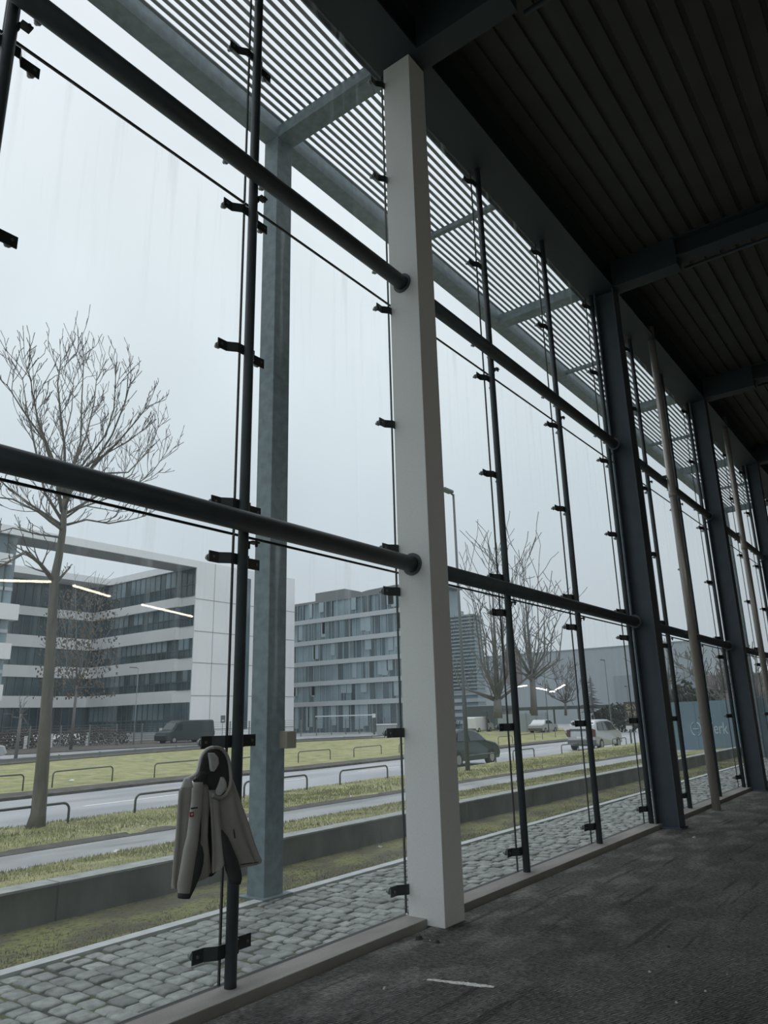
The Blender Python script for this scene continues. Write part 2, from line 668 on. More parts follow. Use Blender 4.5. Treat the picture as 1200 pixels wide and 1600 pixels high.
# ------------------------------------------------------------------ glass panes
HJ1, HJ2 = 2.91, 5.74
tiers = [(.045, HJ1 - .008), (HJ1 + .008, HJ2 - .008), (HJ2 + .008, TOPZ + .0)]
wn = 0
for k in range(-4, 19):
    for j, (z0, z1) in enumerate(tiers):
        wn += 1
        y0, y1 = YK(k) + .006, YK(k + 1) - .006
        o = MB().box(GX - .012, GX, y0, y1, z0, z1).build('window_%d' % wn, M['glass'], origin=(GX, (y0 + y1) / 2, z0))
        struct(o)
        sl = MB().box(GX - .014, GX + .002, y1 + .0005, y1 + .0115, z0, z1)
        if j < 2: sl.box(GX - .014, GX + .002, y0, y1, z1 + .0005, z1 + .0155)
        sl.build('joint_seal', M['seal'], o)
# unseen near end wall: glazing added and sized to bring in more daylight
for i in range(9):
    for j, (z0, z1) in enumerate([(.05, 4.3), (4.35, 8.8)]):
        wn += 1
        o = MB().box(.0 + i * 2.25 + .03, i * 2.25 + 2.22, YN - .11, YN - .1, z0, z1).build('window_%d' % wn, M['glass'], origin=(i * 2.25, YN - .1, z0))
        struct(o)
mb = MB().box(0, 20.25, YN - .16, YN - .04, 4.28, 4.37)
for i in range(1, 9): mb.box(i * 2.25 - .04, i * 2.25 + .04, YN - .16, YN - .02, .05, 8.8)
struct(mb.build('trim_4', M['dark_paint']))

# ------------------------------------------------------------------ glass clamps, mullions
CZ = [.25, 1.48, 2.71, 3.11, 4.35, 5.60, 6.03, 7.20, 8.47]


def clamp_mesh(mode=0):
    """flat steel strap cranked out to the glass on both sides (mode 1: only the arm towards the near side)"""
    mb = MB()
    pts = [(-.235, -.082), (-.15, -.082), (-.085, -.030), (.085, -.030), (.115, -.082), (.235, -.082)]
    if mode == 1: pts = pts[:3] + [(.06, -.030)]
    h, t = .039, .004
    for i in range(len(pts) - 1):
        (a, xa), (b, xb) = pts[i], pts[i + 1]
        mb.prism([(xa - t, a, -h), (xa + t, a, -h), (xa + t, a, h), (xa - t, a, h)][::-1], (xb - xa, b - a, 0))
    return mb


def bolt_mesh():
    mb = MB()
    mb.tube([(-.150, 0, 0), (-.150 + .02, 0, 0)], .014, 8)
    mb.tube([(-.130, 0, 0), (-.113, 0, 0)], .026, 10)
    mb.tube([(-.098, 0, 0), (-.087, 0, 0)], .03, 10)
    mb.tube([(-.078, 0, 0), (-.068, 0, 0)], .010, 8)
    return mb


_cl = {}


def add_clamps(root, base, zs, mode=0, x0=0, y0=0):
    """clamp children of `root` at heights zs; base is the root's own location"""
    for z in zs:
        for key, fn in (('c%d' % mode, lambda: clamp_mesh(mode)), ('b', bolt_mesh)):
            if key not in _cl:
                tmp = fn().build('tmp', M['clamp'] if key != 'b' else M['bolt'])
                _cl[key] = tmp.data
                tmp.data.name = 'glass_clamp' if key != 'b' else 'bolt'
                bpy.data.objects.remove(tmp)
        c = bpy.data.objects.new('clamp', _cl['c%d' % mode])
        COL.objects.link(c)
        c.parent = root
        c.location = (x0, y0, z - base[2])
        for sgn in ((-1, 1) if mode == 0 else (-1,)):
            b = bpy.data.objects.new('bolt', _cl['b'])
            COL.objects.link(b)
            b.parent = c
            b.location = (0, .20 * sgn, 0)


MR = .038


def make_mullion(y):
    root = thing('tubular_mullion', '', 'mullion', (0, y, .05), 'dark tubular mullions of the glass wall')
    MB().tube([(0, y, .05), (0, y, TOPZ)], MR, 20).build('tube', M['pipe_paint'], root)
    add_clamps(root, (0, y, .05), CZ)
    for z in (2.946 - .11, 5.866 - .11):
        b = MB()
        b.box(.0, .06, y + .035, y + .105, z - .006, z + .006)
        b.box(.0, .03, y + .03, y + .04, z - .05, z + .006)
        b.tube([(.045, y + .085, z - .03), (.045, y + .085, z + .02)], .011, 8)
        b.build('pipe_bracket', M['clamp'], root)
    return root


mull_labels = {
    -1: 'dark tubular mullion at the far left edge, cut by the photo corner',
    0: 'dark tubular mullion on whose waist-high clamp the jacket hangs',
    2: 'dark tubular mullion just right of the white boxed column',
    3: 'dark tubular mullion in front of the silver minivan, second right of white column',
    4: 'dark tubular mullion pressed against the near side of the first dark column',
    5: 'dark tubular mullion between the first dark column and the tall grey downpipe',
    6: 'dark tubular mullion directly behind the tall foreground grey downpipe',
    7: 'dark tubular mullion beside the second dark column, daylight slit between them',
    8: 'dark tubular mullion just beyond the second dark column',
    9: 'dark tubular mullion behind the farther grey downpipe by the right edge',
}
mproto = None
for k in [0] + [i for i in range(-3, 19) if i not in (0, 1, -2)]:
    lab = mull_labels.get(k, 'dark tubular mullion at the right edge, number %s beyond the farther grey downpipe' % ['one', 'two', 'three', 'four', 'five', 'six', 'seven', 'eight', 'nine'][min(k - 10, 8)] if k > 9 else 'dark tubular mullion of the glass wall left of the photo')
    if mproto is None:
        mproto = make_mullion(YK(k))
        mproto['label'] = lab
    else:
        copy_thing(mproto, (0, YK(k), .05), lab)

# ------------------------------------------------------------------ main columns
BY = 3 * PW
C1Y = 5.36
root = thing('boxed_column', 'tall off-white boxed square column, the only white one', 'column', (.135, 5.51, 0))
MB().box(-.04, .31, 5.36, 5.66, .0, TOPZ).build('cladding', M['white_clad'], root, bevel=.004)
add_clamps(root, (.135, 5.51, 0), CZ, 1, -.135, YK(1) - 5.51)
MB().box(.0, .28, 5.39, 5.63, -.004, .012).build('base_gap', M['seal'], root)


def h_column(yn, label):
    root = thing('steel_column', label, 'column', (.24, yn + .14, 0), 'dark H-section columns behind the glass')
    b = MB().box(.07, .092, yn, yn + .28, 0, TOPZ).box(.388, .41, yn, yn + .28, 0, TOPZ).box(.092, .388, yn + .12, yn + .14, 0, TOPZ)
    b.build('profile', M['dark_paint'], root)
    MB().box(.04, .44, yn - .03, yn + .31, 0, .02).build('base_plate', M['dark_paint'], root)
    return root


h0 = h_column(C1Y - BY, 'dark steel column left of the photo')
col_labels = {2: 'dark blue-grey steel H column between the minivan and the downpipe', 3: 'second dark steel H column, near the right edge',
              4: 'third dark steel column, a sliver at the right edge'}
for i in (2, 3, 4, 5, 6):
    copy_thing(h0, (.24, C1Y - BY + i * BY + .14, 0), col_labels.get(i, 'dark steel H column outside the view'))

# horizontal pipes between columns
PX, PR = .12, .073


def pipe(z, y0, y1, label):
    root = thing('horizontal_pipe', label, 'pipe', (PX, y0, z), 'thick horizontal pipes between the columns')
    MB().tube([(PX, y0 + .01, z), (PX, y1 - .01, z)], PR, 28).build('tube', M['pipe_paint'], root)
    for y in (y0, y1 - .014):
        MB().tube([(PX, y, z), (PX, y + .014, z)], PR + .03, 24).build('flange', M['pipe_paint'], root)
    return root


zones = [(C1Y - BY + .28, C1Y, 'left of the white column'), (5.66, C1Y + BY, 'from the white column to the first dark column'),
         (C1Y + BY + .28, C1Y + 2 * BY, 'between the first and second dark columns'), (C1Y + 2 * BY + .28, C1Y + 3 * BY, 'beyond the second dark column'),
         (C1Y + 3 * BY + .28, C1Y + 4 * BY, 'far beyond the third dark column')]
for y0, y1, w in zones:
    pipe(2.946, y0 + .0, y1 - .0, 'lower thick dark horizontal pipe ' + w)
    pipe(5.866, y0 + .0, y1 - .0, 'upper thick dark horizontal pipe ' + w)

# ------------------------------------------------------------------ grey downpipes
def downpipe(y, label):
    root = thing('downpipe', label, 'pipe', (.36, y, 0), 'grey downpipes in front of the glass')
    b = MB().tube([(.33, y, 0), (.33, y, TOPZ + .3)], .068, 20)
    b.build('tube', M['downpipe'], root)
    MB().tube([(.33, y, 5.45), (.33, y, 5.56)], .078, 20).build('coupling', M['downpipe'], root)
    c = MB()
    for z in (2.946, 5.866): c.box(.17, .3, y - .015, y + .015, z - .03, z + .03)
    c.build('wall_bracket', M['pipe_paint'], root)
    return root


downpipe(13.69, 'tall weathered grey downpipe between the two dark columns')
downpipe(13.69 + BY, 'farther grey downpipe at the right edge, beyond the second dark column')

# ------------------------------------------------------------------ roof beams
def roof_beam(y, label):
    root = thing('roof_beam', label, 'beam', (.4, y, TOPZ), 'dark roof beams across the hall')
    MB().box(.42, 1.5, y - .15, y + .15, TOPZ, CEIL).build('haunch', M['beam'], root)
    MB().box(1.5, XR, y - .15, y + .15, TOPZ + .13, TOPZ + .16).box(1.5, XR, y - .01, y + .01, TOPZ + .16, CEIL).box(1.5, XR, y - .15, y + .15, CEIL - .03, CEIL).build('profile', M['beam'], root)
    MB().tube([(1.5, y + .35, TOPZ + .16), (XR, y + .35, TOPZ + .16)], .03, 10).build('conduit', M['beam'], root)
    return root


for i, w in ((0, 'dark roof beam meeting the top of the white column'), (1, 'dark roof beam with deep haunch at the first dark column'),
             (2, 'dark roof beam at the second dark column'), (3, 'dark roof beam at the third dark column'), (-1, 'dark roof beam over the camera side'), (4, 'farthest dark roof beam')):
    roof_beam(5.51 + i * BY, w)
o = MB().tube([(4.15, -4, CEIL - .12), (4.15, 9.2, CEIL - .12)], .05, 12).tube([(4.15, 9.2, CEIL - .12), (4.15, 11.2, CEIL - .12)], .075, 12).build('ceiling_duct', M['deck'], origin=(4.15, 0, CEIL - .12))
tag1(o, 'thin grey pipe running under the roof deck at top right', 'pipe')

# ------------------------------------------------------------------ canopy outside
def canopy_post(y, label):
    root = thing('canopy_post', label, 'post', (-1.93, y + .13, GZ), 'teal-grey posts carrying the outdoor canopy')
    MB().box(-2.05, -1.81, y, y + .26, GZ, 8.9).build('shaft', M['canopy'], root, bevel=.006)
    MB().box(-2.12, -1.74, y - .07, y + .33, GZ, GZ + .02).build('base_plate', M['canopy'], root)
    return root


cano = thing('canopy', 'outdoor slatted sun canopy of grey aluminium along the facade', 'canopy', (-1.93, 5.44, 8.9))
cp = canopy_post(5.44, 'teal-grey canopy post outdoors, left of the white column')
o = MB().box(-1.83, -1.70, 5.62, 5.76, 1.33, 1.50).build('junction_box', M['beige'], origin=(-1.8, 5.69, 1.33), bevel=.006)
tag1(o, 'small beige junction box fixed on the teal canopy post', 'box')
canopy_post(5.44 + 2 * BY, 'teal-grey canopy post outdoors, mostly hidden by the first dark column')
canopy_post(5.44 + 4 * BY, 'teal-grey canopy post outdoors, seen between the right-edge mullions')
canopy_post(5.44 - 2 * BY, 'teal-grey canopy post left of the photo')
yc0, yc1 = 5.44 - 2 * BY, 5.44 + 4 * BY + .26
MB().box(-2.05, -1.81, yc0, yc1, 8.9, 9.16).build('edge_beam', M['canopy'], cano)
for i in range(-2, 5):
    y = 5.44 + i * BY
    MB().box(-1.81, -.16, y, y + .26, 8.88, 9.05).build('cross_beam', M['canopy'], cano)
for i in range(-2, 4):
    y = 5.57 + i * BY + BY / 2
    MB().box(-1.81, -.16, y - .04, y + .04, 8.98, 9.05).build('batten', M['canopy'], cano)
for i in range(16):
    x = -.26 - i * .0965
    MB().box(x - .040, x, yc0, yc1, 9.055, 9.070).build('slat', M['louvre'], cano)

# ------------------------------------------------------------------ ground outside
YA, YB = -25, 75


def strip(name, prof, ya, yb, m, step=2.5, jit=0, seed=1, down=.25):
    """ground strip along the facade. prof: list of (x at y=8, slope dx/dy, z)"""
    rnd = random.Random(seed)
    mb = MB()
    n = int((yb - ya) / step) + 1
    rings = []
    for i in range(n + 1):
        y = ya + (yb - ya) * i / n
        r = []
        for j, (x0, sl, z) in enumerate(prof):
            e = j in (0, len(prof) - 1)
            r.append((x0 + sl * (y - 8) + (0 if e else rnd.uniform(-jit, jit)), y, z + (0 if e else rnd.uniform(-jit, jit) * .35)))
        r = [(r[0][0], y, r[0][2] - down)] + r + [(r[-1][0], y, r[-1][2] - down)]
        rings.append(r)
    mb.loft(rings, caps=True, smooth=False, closed=True)
    return struct(mb.build(name, m))


strip('ground', [(60, 0, -.62), (-400, 0, -.62)], -150, 600, M['joint'], 50, down=.1)
strip('paving_bed', [(-.125, 0, -.062), (-1.75, 0, -.062)], YA, 44, M['joint'])
strip('kerb_strip', [(-1.75, 0, -.035), (-1.87, 0, -.035)], YA, 34, M['kerb'])
strip('moss_strip', [(-1.87, 0, -.055), (-2.1, 0, -.05), (-2.4, 0, -.04), (-2.8, 0, -.035)], YA, 44, M['moss'], .3, .03)
strip('grass_bank', [(-3.02, 0, .235), (-3.4, 0, .22), (-3.9, 0, .17), (-4.4, 0, .12), (-4.72, 0, .10)], YA, 60, M['grass'], .3, .03, 2)
strip('path', [(-4.70, 0, .085), (-6.2, 0, .03)], YA, 90, M['path'])
strip('verge', [(-6.18, 0, .03), (-6.6, 0, .05), (-7.3, 0, .03), (-8.1, 0, .0), (-8.9, -.02, -.03), (-9.5, -.04, -.06), (-10.1, -.04, -.15), (-10.6, -.04, -.30)], YA, YB, M['grass'], .4, .05, 3, .4)
strip('verge_edge', [(-6.18, 0, .038), (-6.5, 0, .052)], YA, YB, M['mud'], 1, 0, 4, .1)
strip('road', [(-10.4, -.04, -.35), (-19.0, -.10, -.35)], YA, 260, M['road'], 10, down=.2)

# central reservation: grass island with muddy edge (its outline follows the two carriageways)
near_px = [(-60, 1250), (0, 1243), (110, 1232), (230, 1219), (350, 1208), (460, 1199), (630, 1181), (740, 1170), (816, 1162), (887, 1155)]
far_px = [(-60, 1201), (0, 1196), (110, 1187), (230, 1177), (350, 1168), (460, 1160), (600, 1153), (740, 1142), (816, 1138), (880, 1137)]
NP = [at_z(u, v, -.25) for u, v in near_px]
FP = [at_z(u, v, -.25) for u, v in far_px]
mb = MB()
rings = []
for a, b in zip(NP, FP):
    r = [a + Vector((0, 0, -.3))] + [a.lerp(b, t / 8) + Vector((0, 0, .05 * math.sin(t * 2.1 + a.y) if 0 < t < 8 else 0)) for t in range(9)] + [b + Vector((0, 0, -.3))]
    rings.append(r)
struct(mb.loft(rings, smooth=False).build('median_grass', M['grass']))
mb = MB()
rings = []
for a in NP:
    rings.append([(a.x + .75, a.y - .25, -.6), (a.x + .75, a.y - .25, -.27), (a.x + .05, a.y, -.20), (a.x - .05, a.y, -.6)])
struct(mb.loft(rings, smooth=False).build('median_edge', M['mud']))
mb = MB()
rings = []
for b in FP[:7]:
    rings.append([(b.x + .1, b.y, -.6), (b.x + .1, b.y, -.2), (b.x - 2.6, b.y + .5, -.2), (b.x - 2.6, b.y + .5, -.6)])
struct(mb.loft(rings, smooth=False).build('far_verge', M['mud']))
struct(MB().box(-400, -35, -150, 600, -.6, -.36).build('far_roadway', M['path']))
struct(MB().box(-36, 40, 78, 600, -.6, -.37).build('far_ground', M['path']))
struct(MB().box(-79, -54, -20, 60, -.36, -.30).build('far_pavement', M['mud']))
# dashed road markings
mb = MB()
for i in range(-3, 30):
    y = 11.1 + i * 6.0
    xm = -14.2 - .07 * (y - 11)
    mb.prism([(xm - .06, y, -.347), (xm + .06, y, -.347), (xm + .06 - .2, y + 3.0, -.347), (xm - .06 - .2, y + 3.0, -.347)], (0, 0, .004))
struct(mb.build('road_markings', M['roadline']))

# retaining wall in precast lengths
rw = thing('retaining_wall', 'low weathered concrete retaining wall between the moss strip and the grass', 'wall', (-2.9, 5, -.06))
y = -24.3
while y < 30:
    y1 = y + 2.35
    o = MB().box(-3.02, -2.80, y + .008, y1 - .008, -.3, .255).build('wall_block', M['concrete'], rw, bevel=.008)
    MB().box(-3.025, -2.79, y + .008, y1 - .008, .255, .275).build('cap', M['conc_top'], o)
    y = y1

# cobbles: individually shaped setts, one paving surface
rnd = random.Random(5)
mb = MB()
row = 0
y = -3.2
sx_ = .165
while y < 30:
    d = rnd.uniform(.135, .165) if y < 12 else rnd.uniform(.15, .2)
    x = -.14 - (0 if row % 2 else .07)
    while x > -1.74:
        w = rnd.uniform(.13, .20)
        x1 = max(x - w, -1.745)
        if x - x1 > .05:
            g = rnd.uniform(.006, .011)
            xa, xb = x1 + g, x - g
            sk = .028 * math.sin(x * 3 + row * .4)
            ya, yb = y + g + sk, y + d - g + sk
            zt = -.052 + rnd.uniform(-.006, .009)
            jj = lambda: rnd.uniform(-.011, .011)
            bev = .022
            b0 = [(xa + jj(), ya + jj()), (xb + jj(), ya + jj()), (xb + jj(), yb + jj()), (xa + jj(), yb + jj())]
            cx_, cy_ = (xa + xb) / 2, (ya + yb) / 2
            oct_ = []
            for q in range(4):
                p, nx = b0[q], b0[(q + 1) % 4]
                pv = b0[q - 1]
                oct_.append((p[0] * .9 + pv[0] * .1, p[1] * .87 + pv[1] * .13))
                oct_.append((p[0] * .9 + nx[0] * .1, p[1] * .87 + nx[1] * .13))
            r0 = [(a, b_, -.09) for a, b_ in oct_]
            r1 = [(a, b_, zt - .009) for a, b_ in oct_]
            r2 = [(cx_ + (a - cx_) * .91, cy_ + (b_ - cy_) * .91, zt - .001 + rnd.uniform(-.002, .002)) for a, b_ in oct_]
            r3 = [(cx_ + (a - cx_) * .45, cy_ + (b_ - cy_) * .45, zt + .003) for a, b_ in oct_]
            mb.loft([r0, r1, r2, r3], caps=True, smooth=True)
        x = x1
    y += d
    row += 1
struct(mb.build('cobblestone_paving', M['cobble']))


# grass blades: uncountable stuff
def blades(name, label, spots, m, seed):
    rnd = random.Random(seed)
    vs = []
    fs = []
    for (x0, x1, y0, y1, zf, n, h) in spots:
        for _ in range(n):
            y = rnd.uniform(y0, y1)
            x = rnd.uniform(x0, x1)
            z = zf(x)
            hh = h * rnd.uniform(.25, .85)
            a = rnd.uniform(0, PI)
            w = .0035 + .0005 * y
            dx, dy = math.cos(a) * w, math.sin(a) * w
            lx, ly = rnd.uniform(-.6, .6) * hh, rnd.uniform(-.6, .6) * hh
            q = len(vs)
            vs += [(x - dx, y - dy, z - .01), (x + dx, y + dy, z - .01), (x + lx, y + ly, z + hh)]
            fs.append((q, q + 1, q + 2))
    me = bpy.data.meshes.new(name)
    me.from_pydata(vs, [], fs)
    me.materials.append(m)
    o = bpy.data.objects.new(name, me)
    COL.objects.link(o)
    return tag1(o, label, 'grass', None, 'stuff')


bank = lambda x: .235 + (x + 3.02) * .08
verg = lambda x: .045 if x > -7.5 else (.045 + (x + 7.5) * .055)
moss = lambda x: -.05
blades('bank_grass', 'short green grass on top of the low retaining wall', [(-4.75, -3.03, -4, 8, bank, 17000, .05), (-4.75, -3.03, 8, 26, bank, 14000, .055), (-3.12, -3.03, -4, 20, bank, 1800, .07), (-4.8, -4.65, -4, 25, lambda x: .10, 3000, .04)], M['blade'], 1)
blades('verge_grass', 'short grass of the verge between path and road', [(-9.9, -6.5, -4, 14, verg, 26000, .06), (-10, -6.4, 14, 45, verg, 20000, .065), (-9.9, -9.2, 0, 45, verg, 5000, .09)], M['blade'], 2)
blades('moss_tufts', 'brown-green moss and tufts between kerb and retaining wall', [(-2.8, -1.88, -4, 10, moss, 12000, .03), (-2.8, -1.88, 10, 30, moss, 8000, .035), (-1.95, -1.87, -2, 20, moss, 1500, .03)], M['mossblade'], 3)


# ------------------------------------------------------------------ hoop railings
def hoop(x, y0, y1, z, h, r, label, group, dx=0):
    R = .12
    pts = [(x, y0, z - .05), (x, y0, z + h - R)]
    for t in range(1, 6):
        a = t / 6 * PI / 2
        pts.append((x + dx * R * (1 - math.cos(a)) / (y1 - y0), y0 + R * (1 - math.cos(a)), z + h - R + R * math.sin(a)))
    pts.append((x + dx * R / (y1 - y0), y0 + R, z + h))
    pts.append((x + dx - dx * R / (y1 - y0), y1 - R, z + h))
    for t in range(1, 6):
        a = PI / 2 - t / 6 * PI / 2
        pts.append((x + dx, y1 - R + R * math.cos(a), z + h - R + R * math.sin(a)))
    pts += [(x + dx, y1, z + h - R), (x + dx, y1, z - .05)]
    o = MB().tube(pts, r, 8).build('hoop_railing', M['rail'], origin=(x, y0, z))
    return tag1(o, label, 'railing', group)


near_h = [(1.9, 4.1, 'left of the photo'), (5.4, 7.66, 'behind the big bare tree'), (9.07, 11.5, 'starting just left of the hanging jacket'), (12.0, 14.18, 'seen right of the teal canopy post'),
          (15.52, 17.75, 'just left of the white column'), (19.0, 21.2, 'hidden behind the white column'), (22.6, 24.8, 'beside the tall lamp post'), (26.3, 28.3, 'under the front of the dark green car'),
          (31.3, 33.4, 'left of the silver minivan rear wheel'), (38.4, 40.7, 'right of the silver minivan'), (43.3, 45.5, 'beside the first dark column')]
for y0, y1, w in near_h:
    x0 = -9.15 - .05 * (y0 - 9)
    hoop(x0, y0, y1, -.07, .37, .022, 'low dark hoop railing on the near verge, ' + w, 'hoop railings along the near verge', -.05 * (y1 - y0))
far_h = [((-50, 1244), (35, 1236), 'at the left edge'), ((81, 1231), (175, 1220), 'right of the big bare tree'), ((241, 1215), (318, 1207), 'behind the hanging jacket'), ((372, 1205), (440, 1196), 'behind the teal canopy post'), ((466, 1192), (516, 1187), 'left of the white column, nearer one'),
         ((553, 1184), (596, 1179), 'left of the white column, farther one'), ((624, 1177), (668, 1171), 'at the white column'), ((779, 1163), (801, 1161), 'right of the dark green car'), ((814, 1159), (836, 1156), 'behind the second thin mullion, right of the green car'), ((848, 1155), (868, 1152), 'left of the silver minivan')]
for a, b, w in far_h:
    A, B = at_z(a[0], a[1], -.25), at_z(b[0], b[1], -.25)
    hoop(A.x, A.y, B.y, -.25, .48, .022, 'thin hoop railing on the median, ' + w, 'hoop railings on the median', B.x - A.x)


# ------------------------------------------------------------------ trees
def smooth_path(p, k=3):
    return p


def tree(name, label, trunk, boughs, seed, m_bark, m_twig, tw=.006, depth=4, spread=.55, up=.35, seglen=.45, group=None, kids_n=(2, 4), klen=.30):
    """trunk: [(point, radius)...]; boughs: list of [(point, radius)...] main limbs that are then ramified"""
    rnd = random.Random(seed)
    base = trunk[0][0]
    root = thing(name, label, 'tree', base, group)
    tb = MB()
    tb.tube([p for p, r in trunk], [r for p, r in trunk], 12)
    for b in boughs: tb.tube([p for p, r in b], [r for p, r in b], 7)
    tb.build('trunk', m_bark, root)
    wb = MB()

    def grow(p, d, r, length, lev):
        nseg = max(2, int(length / seglen))
        pts = [p]
        rs = [r]
        q = p.copy()
        dd = d.normalized()
        for i in range(nseg):
            dd = (dd + Vector((rnd.uniform(-1, 1), rnd.uniform(-1, 1), rnd.uniform(-.6, .8))) * .16 + Vector((0, 0, up * .35))).normalized()
            q = q + dd * (length / nseg)
            pts.append(q.copy())
            rs.append(max(tw, r * (1 - .7 * (i + 1) / nseg)))
        wb.tube(pts, rs, 5 if lev < 2 else 4, caps=False)
        if lev >= depth: return
        for i in range(1, len(pts)):
            if rnd.random() < (.85 if lev < depth - 1 else .75):
                side = Vector((rnd.uniform(-1, 1), rnd.uniform(-1, 1), rnd.uniform(-.2, .7)))
                d2 = ((pts[i] - pts[i - 1]).normalized() * (1 - spread) + side.normalized() * spread).normalized()
                grow(pts[i], d2, rs[i] * .75, length * rnd.uniform(.38, .62), lev + 1)
    for b in boughs:
        for i in range(1, len(b)):
            p, r = b[i]
            pp = b[i - 1][0]
            dirn = (p - pp).normalized()
            L_ = (p - pp).length
            nk = rnd.randint(*kids_n) if i < len(b) - 1 else kids_n[1]
            for _ in range(nk):
                t = rnd.random() if i < len(b) - 1 else rnd.uniform(.5, 1)
                side = Vector((rnd.uniform(-1, 1), rnd.uniform(-1, 1), rnd.uniform(-.3, .6))).normalized()
                d2 = (dirn * (1 - spread) + side * spread).normalized()
                grow(pp.lerp(p, t), d2, max(tw, r * .55), rnd.uniform(.6, 1.15) * sum((b[j + 1][0] - b[j][0]).length for j in range(len(b) - 1)) * klen, 2)
    wb.build('branches', m_twig, root)
    return root


# big bare tree at the left (limb lines read off, each at its own depth)
def bp(pts, r0, r1, xs):
    out_ = []
    for i, (u, v) in enumerate(pts):
        t = i / (len(pts) - 1)
        out_.append((at_x(u, v, xs[0] + (xs[1] - xs[0]) * t), (r0 + (r1 - r0) * t) * (.82 if t > 0 else 1)))
    return out_


TX = -9.0
trunk = [(at_x(u, v, TX), r) for u, v, r in ((55, 1297, .165), (60, 1270, .125), (66, 1200, .112), (73, 1100, .098), (80, 1000, .086), (85, 905, .078), (92, 870, .068), (98, 830, .062), (101, 780, .05))]
B = []
B.append(bp([(84, 908), (62, 880), (40, 862), (10, 880), (-30, 900)], .05, .015, (TX, TX + .8)))
B.append(bp([(86, 912), (97, 900), (108, 888)], .035, .02, (TX, TX - .2)))
B.append(bp([(101, 782), (101, 700), (95, 650), (90, 600), (95, 565)], .035, .010, (TX, TX + .3)))
B.append(bp([(102, 782), (113, 730), (126, 690), (128, 620), (131, 562)], .035, .010, (TX, TX - .5)))
B.append(bp([(112, 735), (135, 680), (147, 630), (152, 580)], .028, .010, (TX - .2, TX - 1.4)))
B.append(bp([(105, 775), (143, 730), (175, 680), (195, 630), (207, 585)], .034, .010, (TX, TX + 1.0)))
B.append(bp([(143, 730), (185, 690), (215, 655), (232, 632)], .026, .009, (TX + .4, TX + 1.6)))
B.append(bp([(150, 740), (200, 738), (232, 705), (248, 665)], .024, .008, (TX - .2, TX - 1.0)))
B.append(bp([(104, 802), (170, 765), (205, 742), (225, 700)], .028, .009, (TX, TX - 1.6)))
B.append(bp([(98, 815), (70, 770), (55, 700), (42, 640), (35, 590)], .034, .010, (TX, TX - .8)))
B.append(bp([(96, 800), (82, 715), (60, 660), (50, 610), (48, 590)], .03, .010, (TX, TX + .9)))
B.append(bp([(96, 770), (70, 690), (35, 640), (10, 600)], .028, .010, (TX, TX + .5)))
B.append(bp([(95, 820), (50, 790), (10, 760), (-30, 720)], .034, .010, (TX, TX - .6)))
B.append(bp([(97, 828), (60, 800), (20, 780), (-20, 775)], .030, .010, (TX, TX + 1.2)))
B.append(bp([(104, 820), (135, 812), (170, 818), (205, 812), (228, 806)], .026, .008, (TX, TX + .8)))
B.append(bp([(104, 808), (130, 790), (160, 795), (185, 800)], .022, .008, (TX, TX - 1.2)))
B.append(bp([(100, 800), (90, 760), (98, 700), (112, 640), (115, 590)], .026, .009, (TX, TX - 1.6)))
B.append(bp([(100, 800), (118, 740), (165, 680), (178, 640), (180, 600)], .028, .009, (TX, TX + 1.8)))
B.append(bp([(98, 840), (60, 835), (20, 825), (-15, 835)], .024, .008, (TX, TX + .3)))
B.append(bp([(110, 745), (160, 712), (200, 690), (228, 668)], .022, .008, (TX, TX + 1.4)))
B.append(bp([(106, 800), (150, 785), (205, 765), (240, 735), (254, 715)], .022, .008, (TX, TX + .4)))
tree('bare_tree', 'large leafless tree beside the road at the left edge', trunk, B, 11, M['bark'], M['twig'], .0062, 4, .45, .5, .17, None, (3, 5), .21)


def simple_tree(px_base, px_top, y, w, seed, label, n=9, depth=3, tw=.02, name='bare_tree', leaves=None, group=None, trunk_frac=.25, r0=.3, mt=None):
    b = at_y(px_base[0], px_base[1], y)
    t = at_y(px_top[0], px_top[1], y)
    H = t.z - b.z
    rnd = random.Random(seed)
    tk = [(b, r0), (b + Vector((.1, 0, H * trunk_frac)), r0 * .75)]
    f = tk[-1][0]
    bs = []
    for i in range(n):
        a = 2 * PI * i / n + rnd.uniform(-.3, .3)
        rad = w * (1.0 if i % 2 else .5) * rnd.uniform(.7, 1)
        hh = H * (rnd.uniform(.45, .75) if i % 2 else rnd.uniform(.75, .98))
        e_ = b + Vector((math.cos(a) * rad, math.sin(a) * rad, hh))
        m1 = f.lerp(e_, .35) + Vector((math.cos(a) * rad * .22, math.sin(a) * rad * .22, -H * .05))
        m2 = f.lerp(e_, .7)
        st = b + Vector((.1, 0, H * trunk_frac * rnd.uniform(.8, 1)))
        bs.append([(st, r0 * .32), (m1, r0 * .2), (m2, r0 * .12), (e_, tw)])
    bs.append([(f, r0 * .6), (f.lerp(t, .5), r0 * .3), (t, tw)])
    rt = tree(name, label, tk, bs, seed, mt or M['twig_far'], mt or M['twig_far'], tw, depth, .5, .2, H * .06, group, (2, 3))
    if leaves:
        mb = MB()
        for _ in range(leaves):
            a = rnd.uniform(0, 2 * PI)
            q = rnd.random() ** .6 * w
            z = rnd.uniform(.3, .95) * H
            c = b + Vector((math.cos(a) * q, math.sin(a) * q, z))
            s = rnd.uniform(.04, .12)
            mb.add([c + Vector((-s, 0, -s)), c + Vector((s, 0, -s)), c + Vector((0, s, s)), c + Vector((0, -s, s))], [(0, 1, 2), (0, 2, 3), (0, 3, 1), (1, 3, 2)])
        mb.build('leaf_clusters', M['leaf_brown'], rt)
    return rt


